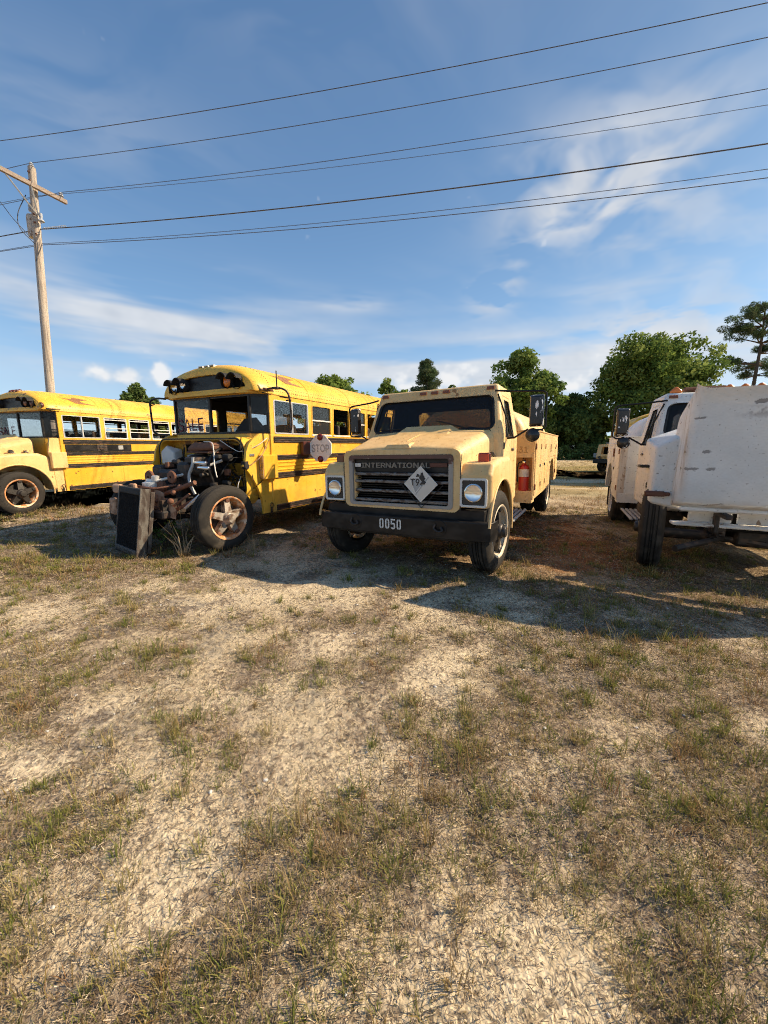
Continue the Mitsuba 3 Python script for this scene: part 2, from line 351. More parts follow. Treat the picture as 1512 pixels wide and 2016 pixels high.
def quad(a, b, c, d):
    return np.array([a, b, c, d], float), np.array([[0, 1, 2], [0, 2, 3]])


def move(m, d=(0, 0, 0), R=None, s=1.0):
    v = np.asarray(m[0], float) * s
    if R is not None:
        v = v @ np.asarray(R).T
    return v + np.asarray(d, float), m[1]


def rot(ax, deg):
    a = math.radians(deg); c, s = math.cos(a), math.sin(a)
    return np.array({'x': [[1, 0, 0], [0, c, -s], [0, s, c]], 'y': [[c, 0, s], [0, 1, 0], [-s, 0, c]], 'z': [[c, -s, 0], [s, c, 0], [0, 0, 1]]}[ax])


def text_front(s, h, x, y, z, depth=0.004, bold=False, center=True, wide=1.0):
    """Lettering on a face that looks along +x."""
    v, f = tm(meshkit.text_mesh(s, h, depth, bold))
    a = (v[:, 0] - (v[:, 0].max() + v[:, 0].min()) / 2 * center) * wide
    return np.stack([x + v[:, 2], y + a, z + v[:, 1] - h / 2], 1), f


def text_side(s, h, x, y, z, depth=0.004, bold=False, wide=1.0):
    v, f = tm(meshkit.text_mesh(s, h, depth, bold))
    a = (v[:, 0] - (v[:, 0].max() + v[:, 0].min()) / 2) * wide
    return np.stack([x - a, y + v[:, 2], z + v[:, 1] - h / 2], 1), f


# ------------------------------------------------------------------ naming
used = {}


def num(key):
    used[key] = used.get(key, -1) + 1
    return key if used[key] == 0 else f'{key}_{used[key]:03d}'


def thing(name, label, cat_, M=None, group=None, kind=None):
    k = num(name)
    PL[k] = M
    labels[k] = {'label': label, 'category': cat_}
    if group: labels[k]['group'] = group
    if kind: labels[k]['kind'] = kind
    return k


def part(t, name, mesh, mat, sm=32, label=None, kind=None, **kw):
    k = num(t + '__' + name) if name else t
    M = PL[k.split('__')[0]]
    if M is not None: kw['to_world'] = mi.ScalarTransform4f(M.tolist())
    scene[k] = mikit.ply(mesh, mat, smooth=sm, **kw)
    if label or kind:
        labels.setdefault(k, {}).update({a: b for a, b in (('label', label), ('kind', kind)) if b})
    return k


def solo(name, mesh, mat, label, cat_, M=None, sm=32, group=None, kind=None, **kw):
    t = thing(name, label, cat_, M, group, kind)
    part(t, '', mesh, mat, sm, **kw)
    return t


def gz(x, y):
    """Height of the ground: it climbs gently away from the viewer and dips beside the white truck."""
    x, y = np.asarray(x, float), np.asarray(y, float)
    w = 1.2
    g0 = 0.026 * w * np.logaddexp(0, (y - 5.2) / w)
    g = 1.15 * (1 - np.exp(-g0 / 1.15))
    d = np.clip((x - 1.9) / 1.8, 0, 1)
    return g - 0.075 * d * d * (3 - 2 * d) * np.exp(-((y - 5) / 4.0) ** 2) - 0.016


def pose(x, y, th, z=None, slope=0.024, roll=0.0):
    F = np.array([-math.sin(th), -math.cos(th), -slope * math.cos(th)]); F /= np.linalg.norm(F)
    L = np.array([math.cos(th), -math.sin(th), -slope * math.sin(th) + roll]); L -= F * (F @ L); L /= np.linalg.norm(L)
    M = np.eye(4)
    M[:3, 0], M[:3, 1], M[:3, 2] = F, L, np.cross(F, L)
    M[:3, 3] = [x, y, float(gz(x, y)) if z is None else z]
    return M


def at(M, p):
    return (M @ np.append(p, 1.0))[:3]


def flip(m):
    v = np.array(m[0]); v[:, 1] *= -1
    return v, np.asarray(m[1])[:, ::-1]
# ------------------------------------------------------------------ vehicle pieces
def tyre_profile(R=0.50, w=0.125, rb=0.30):
    h = [(rb, w - 0.025), (rb + 0.02, w + 0.002), (rb + 0.07, w + 0.014), (R - 0.08, w + 0.010), (R - 0.035, w - 0.006), (R - 0.008, w - 0.022)]
    g = [(R, w - 0.035), (R + 0.002, w - 0.062), (R - 0.014, w - 0.066), (R - 0.014, w - 0.076), (R + 0.004, w - 0.080), (R + 0.005, w - 0.104), (R - 0.014, w - 0.108), (R - 0.014, w - 0.118), (R + 0.005, w - 0.122)]
    half = h + g
    return [(r, -t) for r, t in half] + [(r, t) for r, t in half[::-1]]


def wheel(t, x, y, out, R=0.50, style='cast', rim='mat_rim_orange', hub='mat_hub', dual=False, a0=0.3, detail=True, rb=0.315, steer=0.0):
    w = num(t + '__wheel')
    S = rot('z', steer)

    def put(m):
        v, f = m
        v = np.array(v)
        if out < 0:
            v, f = flip((v, f))
        return v @ S.T + np.array([x, y, R]), f
    ty = lathe(tyre_profile(R, 0.125, rb), 56, 'y')
    if dual:
        ty = cat(ty, move(ty, (0, -0.31, 0)))
    part(w, 'tyre', put(ty), 'mat_rubber', 40)
    rim_p = [(rb - 0.03, -0.11), (rb - 0.035, 0.04), (rb - 0.012, 0.085), (rb - 0.004, 0.105), (rb + 0.020, 0.110), (rb + 0.026, 0.122), (rb + 0.016, 0.134), (rb - 0.002, 0.128), (rb - 0.014, 0.112)]
    part(w, 'rim', put(lathe(rim_p, 48, 'y')), rim, 40)
    if style == 'cast':
        for k in range(5):
            a = a0 + k * 2 * math.pi / 5
            c, s = math.cos(a), math.sin(a)

            def pp(r, q, h):
                return (r * c - q * s, h, r * s + q * c)
            sp = H([pp(0.05, q, h) for q in (-0.062, 0.062) for h in (0.02, 0.125)] + [pp(0.17, q, h) for q in (-0.038, 0.038) for h in (0.02, 0.105)] + [pp(rb - 0.04, q, h) for q in (-0.046, 0.046) for h in (0.0, 0.085)])
            lug = man(RH([pp(rb - 0.055, q, 0.095) for q in (-0.022, 0.022)] + [pp(rb - 0.022, q, 0.10) for q in (-0.022, 0.022)], 0.014))
            part(w, 'spoke', put(man(sp)), hub, 30)
            part(w, 'clamp', put(lug), 'mat_rust' if hub != 'mat_hub_dark' else 'mat_hub_dark', 40)
        part(w, 'hub', put(lathe([(0.105, 0.02), (0.105, 0.12), (0.085, 0.15), (0.075, 0.155), (0.072, 0.185), (0.06, 0.20), (0.001, 0.205)], 24, 'y')), hub, 40)
        part(w, 'brake_drum', put(cyl(0.22, -0.12, 0.0, 'y', n=28)), 'mat_iron', 30)
    elif style == 'disc':
        part(w, 'disc', put(lathe([(rb - 0.03, 0.02), (rb - 0.06, -0.05), (0.16, -0.07), (0.15, 0.02), (0.10, 0.03), (0.09, 0.10), (0.001, 0.11)], 32, 'y')), hub, 40)
    return w


def arc_poly(cx, cz, r, a0, a1, n=14):
    return [(cx + r * math.cos(math.radians(a0 + (a1 - a0) * i / n)), cz + r * math.sin(math.radians(a0 + (a1 - a0) * i / n))) for i in range(n + 1)]


def hood_ring(x, hw, zt, zb, r, crown=0.02, n=7):
    q = [(-hw - 0.01, zb), (-hw, zt - r - 0.05)]
    for i in range(n + 1):
        a = math.radians(180 - 90 * i / n)
        q.append((-hw + r + r * math.cos(a), zt - r + r * math.sin(a)))
    q += [(-0.4 * hw, zt + 0.7 * crown), (0, zt + crown)]
    full = q + [(-a, b) for a, b in q[-2::-1]]
    return [(x, a, b) for a, b in full]


def fender_mesh(side):
    out = [(0.47, 0.80), (0.47, 1.22), (0.40, 1.31), (0.0, 1.36), (-0.45, 1.36), (-0.62, 1.28)]
    back = [(-0.68, 1.0), (-0.72, 0.58)]
    P = [(x, y, z) for x, z in out for y in (0.70, 1.10)] + [(x, y, z) for x, z in back for y in (0.80, 1.11)]
    o = RH(P, 0.062, SPH2)
    i = RH([(x - 0.02 if x > 0.3 else x + 0.03, y, z - 0.02) for x, y, z in P] + [(0.40, 0.6, 0.2), (-0.66, 0.6, 0.2), (0.40, 1.09, 0.2), (-0.66, 1.09, 0.2)], 0.035, SPH)
    av = lathe([(1e-4, 0.55), (0.655, 0.55), (0.655, 1.4), (1e-4, 1.4)], 44, 'y', (-0.01, 0, 0.50))[0]
    arch = H(np.vstack([av, av - [0, 0, 0.6]]))
    m = man(o - i - arch)
    return m if side > 0 else flip(m)


def lip_mesh(side):
    """The rolled edge of the wheel arch."""
    p = [(-0.01 + 0.665 * math.cos(a), 1.165, 0.50 + 0.665 * math.sin(a)) for a in np.radians(np.linspace(14, 186, 40))]
    m = tube(p, 0.016, 6)
    return m if side > 0 else flip(m)


def nose(t, mat, grille='full', hood=True):
    """Hood, fenders, lamps and grille of one heavy conventional truck front."""
    st = [(0.50, 0.775, 1.50, 0.95, 0.10), (0.485, 0.79, 1.535, 0.95, 0.11), (0.44, 0.80, 1.56, 0.95, 0.12), (0.2, 0.83, 1.625, 1.0, 0.13), (-0.1, 0.87, 1.70, 1.05, 0.14), (-0.36, 0.92, 1.765, 1.1, 0.14), (-0.47, 0.95, 1.78, 1.1, 0.14)]
    part(t, 'hood', loft([hood_ring(*s, crown=0.03) for s in st]), mat, 45)
    hp = [(0.34, 1.60), (0.38, 1.60), (-0.12, 1.745), (-0.46, 1.86), (-0.46, 1.74)]
    sc = H([(-0.10, y, 1.715) for y in (-0.40, 0.40)] + [(-0.46, y, 1.80) for y in (-0.46, 0.46)] + [(-0.30, y, 1.80) for y in (-0.24, 0.24)] + [(-0.46, y, 1.865) for y in (-0.34, 0.34)])
    part(t, 'hood_scoop', man(sc), mat, 20)
    part(t, 'hood_latch', man(H([(0.495, y, 1.555) for y in (-0.20, 0.15)] + [(0.30, y, 1.62) for y in (-0.19, 0.14)] + [(0.48, y, 1.60) for y in (-0.17, 0.12)] + [(0.34, y, 1.632) for y in (-0.16, 0.11)])), mat, 20)
    for s in (1, -1):
        part(t, 'fender', fender_mesh(s), mat, 38)
        part(t, 'arch_lip', lip_mesh(s), mat, 50)
        # headlight: cream outline, dark square bowl, round sealed lamp
        y0 = s * 0.955
        hl = num(t + '__headlight')
        part(hl, 'bezel', cat(ex([rr(y0 - 0.155, 0.875, y0 + 0.155, 1.205, 0.03), rr(y0 - 0.132, 0.898, y0 + 0.132, 1.182, 0.02)], 0.515, 0.552, 'x')), 'mat_sash', 30)
        part(hl, 'bowl', ex(rr(y0 - 0.133, 0.897, y0 + 0.133, 1.183, 0.02), 0.520, 0.538, 'x'), 'mat_hub_dark', 30)
        part(hl, 'reflector', lathe([(0.001, 0.541), (0.05, 0.543), (0.085, 0.552), (0.094, 0.560), (0.104, 0.556), (0.106, 0.539)], 28, 'x', (0, y0, 1.04)), 'mat_chrome', 50)
        part(hl, 'lens', lathe([(0.096, 0.556), (0.07, 0.574), (0.035, 0.583), (0.001, 0.585)], 28, 'x', (0, y0, 1.04)), 'mat_lens', 60)
        tl = num(t + '__turn_signal')
        part(tl, 'housing', bx(0.24, 0.315, y0 + 0.05 * s - 0.07, y0 + 0.05 * s + 0.07, 1.345, 1.485, ch=0.015), 'mat_maroon', 30)
        part(tl, 'lens', bx(0.316, 0.332, y0 + 0.05 * s - 0.062, y0 + 0.05 * s + 0.062, 1.356, 1.475, ch=0.008), 'mat_amber_red' if s > 0 else 'mat_amber_dull', 30)
    part(t, 'front_surround', ex([rr(-0.80, 0.80, 0.80, 1.535, 0.09), rr(-0.715, 0.83, 0.715, 1.475, 0.045)], 0.485, 0.535, 'x'), mat, 30)
    part(t, 'radiator_screen', bx(0.36, 0.37, -0.73, 0.73, 0.8, 1.49), 'mat_void')
    gr = num(t + '__grille')
    part(gr, 'frame', ex([rr(-0.714, 0.831, 0.714, 1.474, 0.045), rr(-0.66, 0.868, 0.66, 1.425, 0.03)], 0.50, 0.548, 'x'), 'mat_chipped', 25)
    part(gr, 'top_panel', bx(0.455, 0.49, -0.66, 0.66, 1.255, 1.425), 'mat_black')
    for k, z in enumerate((0.90, 1.02, 1.14, 1.235)):
        part(gr, 'bar', bx(0.47, 0.525, -0.64, 0.655, z - 0.019, z + 0.019, ch=0.008), 'mat_dull_chrome', 25)
    slats = cat(*[bx(0.415, 0.455, -0.66, 0.66, z - 0.004, z + 0.004, ch=0.001) for z in np.arange(0.88, 1.25, 0.03)])
    part(gr, 'slat_screen', slats, 'mat_black', 20, kind='stuff')
    if grille == 'full':
        part(gr, 'lettering', text_front('INTERNATIONAL', 0.060, 0.491, -0.065, 1.345, 0.012, True, wide=1.40), 'mat_letter', 20)
        part(gr, 'name_plate', bx(0.491, 0.505, -0.65, -0.56, 1.322, 1.372, ch=0.004), 'mat_sash')
        part(gr, 'model_plate', bx(0.491, 0.505, 0.41, 0.63, 1.325, 1.375, ch=0.004), 'mat_maroon')
    for s in (1, -1):
        part(t, 'hood_seam', tube([(0.537, s * 0.802, 0.82), (0.537, s * 0.802, 1.36), (0.50, s * 0.80, 1.47)], 0.006, 5), 'mat_hub_dark', 60)
        part(t, 'cowl_seam', tube([(-0.474, s * 0.965, 1.30), (-0.474, s * 0.957, 1.60), (-0.472, s * 0.935, 1.72), (-0.472, s * 0.87, 1.785), (-0.472, s * 0.5, 1.803)], 0.006, 5), 'mat_hub_dark', 60)
    part(t, 'hood_crease', tube([(0.30, 0.02, 1.640), (0.0, 0.02, 1.712), (-0.12, 0.02, 1.735)], 0.005, 5), mat, 60)
    # hood tie-down
    for s in (1, -1):
        cl = tube([(-0.30, s * 0.965, 1.46), (-0.36, s * 0.985, 1.42), (-0.44, s * 1.0, 1.38)], [0.022, 0.016, 0.013], 6)
        part(t, 'hood_latch_strap', cat(cl, bx(-0.33, -0.27, s * 0.955 - 0.02, s * 0.955 + 0.02, 1.44, 1.49)), 'mat_hub_dark')


def bumper(t, number=None):
    st = []
    for y, dx in ((-1.205, 0.20), (-1.20, 0.10), (-1.17, 0.045), (-1.10, 0.012), (-0.95, 0), (0, -0.012), (0.95, 0), (1.10, 0.012), (1.17, 0.045), (1.20, 0.10), (1.205, 0.20)):
        x = 0.635 - dx
        st.append([(x - 0.035, y, 0.50), (x - 0.006, y, 0.497), (x, y, 0.505), (x, y, 0.70), (x - 0.004, y, 0.712), (x - 0.015, y, 0.718), (x - 0.07, y, 0.722), (x - 0.07, y, 0.712), (x - 0.03, y, 0.70)])
    part(t, 'bumper', loft(st, True, True, closed=True), 'mat_black', 35)
    part(t, 'bumper_apron', cat(bx(0.40, 0.52, -1.08, 1.08, 0.69, 0.83), bx(0.36, 0.50, -0.95, 0.95, 0.44, 0.52)), 'mat_black')
    for s in (1, -1):
        y = s * 0.58
        part(t, 'tow_hole', lathe([(0.001, 0.646), (0.095, 0.6465), (0.10, 0.640)], 24, 'x', (0, y, 0.62)), 'mat_black', 40)
        part(t, 'tow_hook', tube(smooth_path([(0.652, y - 0.04, 0.665), (0.672, y - 0.05, 0.62), (0.682, y, 0.585), (0.675, y + 0.055, 0.60), (0.66, y + 0.03, 0.635)], 4), 0.014, 7), 'mat_iron', 60)
    if number:
        part(t, 'number', stencil(number, 0.13, 0.6475, -0.06, 0.625), 'mat_white_print', 0)


def stencil(s, h, x, y, z):
    """Stencilled digits with the bridges left open."""
    m = []
    w, b, gap = h * 0.46, h * 0.14, h * 0.17
    pos = y - (len(s) * (w + gap) - gap) / 2
    for ch in s:
        if ch == '0':
            o, i = rr(0, 0, w, h, w * 0.495), rr(b, b, w - b, h - b, w * 0.30)
            cs = m3.CrossSection([np.array(o), np.array(i)], m3.FillRule.EvenOdd) - m3.CrossSection([np.array([(w / 2 - 0.004, -1), (w / 2 + 0.004, -1), (w / 2 + 0.004, 1), (w / 2 - 0.004, 1)])])
        else:
            c = lambda q: m3.CrossSection([np.array(q)], m3.FillRule.EvenOdd)
            cs = c([(0, h - b), (w, h - b), (w, h), (0, h)]) + c([(0, h * 0.5), (b, h * 0.5), (b, h - b * 1.2), (0, h - b * 1.2)]) + (c(rr(0, 0, w, h * 0.62, w * 0.4)) - c(rr(b, b, w - b, h * 0.62 - b, w * 0.2)) - c([(-0.01, b * 1.3), (w * 0.5, b * 1.3), (w * 0.5, h * 0.45), (-0.01, h * 0.45)]))
        v, f = man(m3.Manifold.extrude(cs, 0.002))
        m.append((np.stack([x + v[:, 2], pos + v[:, 0], z - h / 2 + v[:, 1]], 1), f))
        pos += w + gap
    return cat(*m)


def cab(t, mat, wipers=True):
    """Steel day cab with real openings, an own door on each side and a furnished inside."""
    def corners(g):
        return [(-0.50 - g, s * (0.97 - g), 0.78) for s in (1, -1)] + [(-1.58 + g, s * (0.97 - g), 0.78) for s in (1, -1)] + [(-0.525 - g, s * (0.97 - g), 1.72) for s in (1, -1)] + [(-1.58 + g, s * (0.97 - g), 1.72) for s in (1, -1)] \
            + [(-0.785 - g, s * (0.865 - g), 2.345 - g) for s in (1, -1)] + [(-1.50 + g, s * (0.865 - g), 2.345 - g) for s in (1, -1)] + [(-1.12, s * (0.45), 2.385 - g) for s in (1, -1)]
    o = RH(corners(0.0), 0.07, SPH2)
    i = RH(corners(0.035), 0.07)
    shell = o - i
    lining = RH(corners(0.037), 0.068) - RH(corners(0.05), 0.066)
    ws = exM(rr(-0.925, 1.795, 0.925, 2.262, 0.09), -1.05, -0.2, 'x')
    wsv = np.array(ws[0]); k = np.clip((wsv[:, 2] - 1.795) / 0.46, 0, 1); wsv[:, 1] *= 1 - 0.065 * k
    for cut in (toM((wsv, ws[1])), toM(exM(rr(-0.62, 1.78, 0.62, 2.16, 0.07), -1.9, -1.3, 'x'))):
        shell -= cut; lining -= cut
    win = [(-0.70, 1.69), (-1.24, 1.69), (-1.22, 2.20), (-0.90, 2.20)]
    shell -= toM(exM(win, -1.3, 1.3, 'y')); lining -= toM(exM(win, -1.3, 1.3, 'y'))
    door = [(-0.60, 0.84), (-0.60, 1.72), (-0.84, 2.25), (-1.29, 2.25), (-1.32, 1.72), (-1.32, 0.84)]
    dcut = [(-0.592, 0.832), (-0.592, 1.724), (-0.835, 2.258), (-1.297, 2.258), (-1.328, 1.722), (-1.328, 0.832)]
    for s in (1, -1):
        rng = (0.74, 1.3) if s > 0 else (-1.3, -0.74)
        D = shell ^ toM(exM(door, *rng, 'y'))
        shell = shell - toM(exM(dcut, *rng, 'y'))
        d = num(t + '__door')
        part(d, 'panel', man(D), mat, 30)
        part(d, 'inner_lining', ex(dcut[:2] + [(-0.72, 1.68), (-1.26, 1.68), (-1.328, 1.60), (-1.328, 0.832)], 0.97 if s > 0 else -0.99, 0.99 if s > 0 else -0.97, 'y'), 'mat_liner')
        yy = lambda z: s * (1.04 - 0.105 * (z - 1.72) / 0.585 - 0.018)
        part(d, 'window_pane', quad((-0.69, yy(1.68), 1.68), (-1.25, yy(1.68), 1.68), (-1.23, yy(2.21), 2.21), (-0.89, yy(2.21), 2.21)), 'mat_glass', 0)
        bar = tube([(-0.92, yy(1.69), 1.69), (-0.98, yy(2.2), 2.20)], 0.012, 6)
        fr = tube([(x, yy(z) + 0.014 * s, z) for x, z in win], 0.014, 6, closed=True)
        part(d, 'window_frame', cat(bar, fr), 'mat_black', 50)
        part(d, 'handle', cat(bx(-1.27, -1.14, s * 1.05 - 0.012, s * 1.05 + 0.012, 1.50, 1.53), bx(-1.26, -1.24, s * 1.04 - 0.01, s * 1.04 + 0.02, 1.49, 1.54)), 'mat_dull_chrome')
        part(d, 'hinge', cat(*[bx(-0.615, -0.575, s * 1.04 - 0.012, s * 1.04 + 0.014, z, z + 0.09) for z in (1.02, 1.52)]), 'mat_hub_dark')
    part(t, 'cab_shell', man(shell), mat, 34)
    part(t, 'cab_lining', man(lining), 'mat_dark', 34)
    # windscreen and its gasket
    X = lambda z: -0.462 - 0.444 * (z - 1.72)
    ring = rr(-0.928, 1.792, 0.928, 2.265, 0.09, 6)
    ring = [(X(z) + 0.006, y * (1 - 0.065 * (z - 1.795) / 0.467), z) for y, z in ring]
    part(t, 'windscreen_gasket', tube(ring, 0.021, 7, closed=True), 'mat_black', 60)
    v = np.array([(X(z) - 0.006, y, z) for _, y, z in ring])
    v = np.vstack([v, v.mean(0)])
    n = len(ring)
    part(t, 'windscreen', (v, np.array([(i, (i + 1) % n, n) for i in range(n)])), 'mat_tint_glass', 0)
    part(t, 'rear_window', quad((-1.635, -0.63, 1.77), (-1.635, 0.63, 1.77), (-1.615, 0.63, 2.17), (-1.615, -0.63, 2.17)), 'mat_rear_glass', 0)
    if wipers:
        for p in ([(X(1.80) + 0.06, -0.16, 1.80), (X(1.84) + 0.045, -0.45, 1.84), (X(1.83) + 0.035, -0.80, 1.835)], [(X(1.80) + 0.06, 0.60, 1.80), (X(1.86) + 0.045, 0.36, 1.87), (X(1.93) + 0.035, 0.10, 1.935)]):
            part(t, 'wiper', cat(tube(p[:2], 0.010, 6), tube([np.array(p[1]) * 1.5 - np.array(p[2]) * 0.5 + [0.005, 0, 0], p[2]], 0.009, 5)), 'mat_black', 60)
    # inside
    part(t, 'dashboard', man(RH([(-0.56, y, z) for y in (-0.85, 0.85) for z in (1.35, 1.70)] + [(-0.80, y, z) for y in (-0.85, 0.85) for z in (1.40, 1.68)], 0.04)), 'mat_dark', 40)
    part(t, 'steering_wheel', cat(move(tube([(0.23 * math.cos(a), 0.23 * math.sin(a), 0) for a in np.linspace(0, 6.28, 25)[:-1]], 0.014, 7, closed=True), (-0.92, 0.42, 1.74), rot('y', 28)), tube([(-0.92, 0.42, 1.74), (-0.72, 0.42, 1.55)], 0.02, 6), tube([(-0.92, 0.20, 1.74), (-0.92, 0.64, 1.74)], 0.011, 5)), 'mat_dark', 60)
    part(t, 'seat', cat(man(RH([(-1.12, y, 1.22) for y in (-0.7, 0.7)] + [(-1.44, y, 1.22) for y in (-0.7, 0.7)], 0.07)), man(RH([(-1.47, y, z) for y in (-0.7, 0.7) for z in (1.26, 1.74)], 0.06))), 'mat_dark', 40)
    part(t, 'cab_floor', bx(-1.60, -0.45, -0.90, 0.90, 0.80, 0.84), 'mat_dark')
    part(t, 'roof_liner', bx(-1.42, -0.86, -0.74, 0.74, 2.285, 2.295), 'mat_dark')
    for y in (-0.82, -0.18, 0.0, 0.18, 0.82):
        part(t, 'roof_lamp', man(H([(-0.745, y + a, 2.345) for a in (-0.055, 0.055)] + [(-0.76, y + a, 2.390) for a in (-0.05, 0.05)] + [(-0.688, y + a, 2.333) for a in (-0.055, 0.055)] + [(-0.702, y + a, 2.376) for a in (-0.05, 0.05)])), 'mat_amber_dull', 20)


def mirror(t, s, big=True):
    m = num(t + '__mirror')
    Y = 1.42 * s
    part(m, 'bracket', cat(tube([(-0.62, s * 0.90, 2.30), (-0.70, s * 1.1, 2.285), (-0.74, Y + 0.07 * s, 2.26), (-0.745, Y + 0.115 * s, 2.23), (-0.745, Y + 0.118 * s, 1.80), (-0.745, Y + 0.07 * s, 1.765), (-0.745, Y - 0.10 * s, 1.765)], 0.013, 7),
        tube([(-0.66, s * 0.93, 2.26), (-0.76, s * 1.13, 1.68)], 0.011, 6), tube([(-0.80, s * 1.0, 1.665), (-0.76, s * 1.14, 1.67), (-0.745, Y - 0.1 * s, 1.78)], 0.013, 6)), 'mat_black', 60)
    part(m, 'mirror_head', man(RH([(-0.76, Y + a, z) for a in (-0.068, 0.068) for z in (1.83, 2.20)] + [(-0.715, Y + a, z) for a in (-0.055, 0.055) for z in (1.85, 2.18)], 0.022)), 'mat_mirror_back', 40)
    part(m, 'mirror_glass', bx(-0.789, -0.783, Y - 0.072, Y + 0.072, 1.82, 2.21), 'mat_chrome')
    if big:
        part(m, 'convex_mirror', lathe([(0.001, 0.032), (0.05, 0.026), (0.085, 0.006), (0.092, -0.012), (0.08, -0.018), (0.001, -0.02)], 26, 'x', (-0.74, Y - 0.04 * s, 1.70)), 'mat_mirror_back', 50)


def chassis(t, L, y=0.42, x0=0.5, axle=(0.0,)):
    for s in (1, -1):
        part(t, 'frame_rail', ex([(s * y - 0.04, 0.58), (s * y + 0.04, 0.58), (s * y + 0.04, 0.80), (s * y - 0.04, 0.80)], -L, x0, 'x'), 'mat_iron')
    for a in axle:
        part(t, 'axle', cat(cyl(0.07, -1.0, 1.0, 'y', (a, 0, 0.48), 12), man(RH([(a, 0, 0.48)], 0.19 if a < -1 else 0.09, SPH2))), 'mat_iron', 40)
        for s in (1, -1):
            part(t, 'leaf_spring', cat(*[tube([(a + d, s * 0.43, 0.54 + 0.10 * (d / 0.6) ** 2 - 0.018 * k) for d in np.linspace(-0.6 + 0.08 * k, 0.6 - 0.08 * k, 7)], 0.017, 4) for k in range(4)]), 'mat_iron')
    if L < 7:
        for s in (1, -1):
            part(t, 'fuel_tank', cyl(0.24, -1.75, -0.80, 'x', (0, s * 0.72, 0.60), 20, 0.03), 'mat_iron', 40)
    part(t, 'oil_pan', cat(bx(-0.75, 0.30, -0.22, 0.22, 0.42, 0.75, ch=0.04), cyl(0.05, -min(L, 4.6), -0.7, 'x', (0, 0, 0.60), 10)), 'mat_iron', 40)


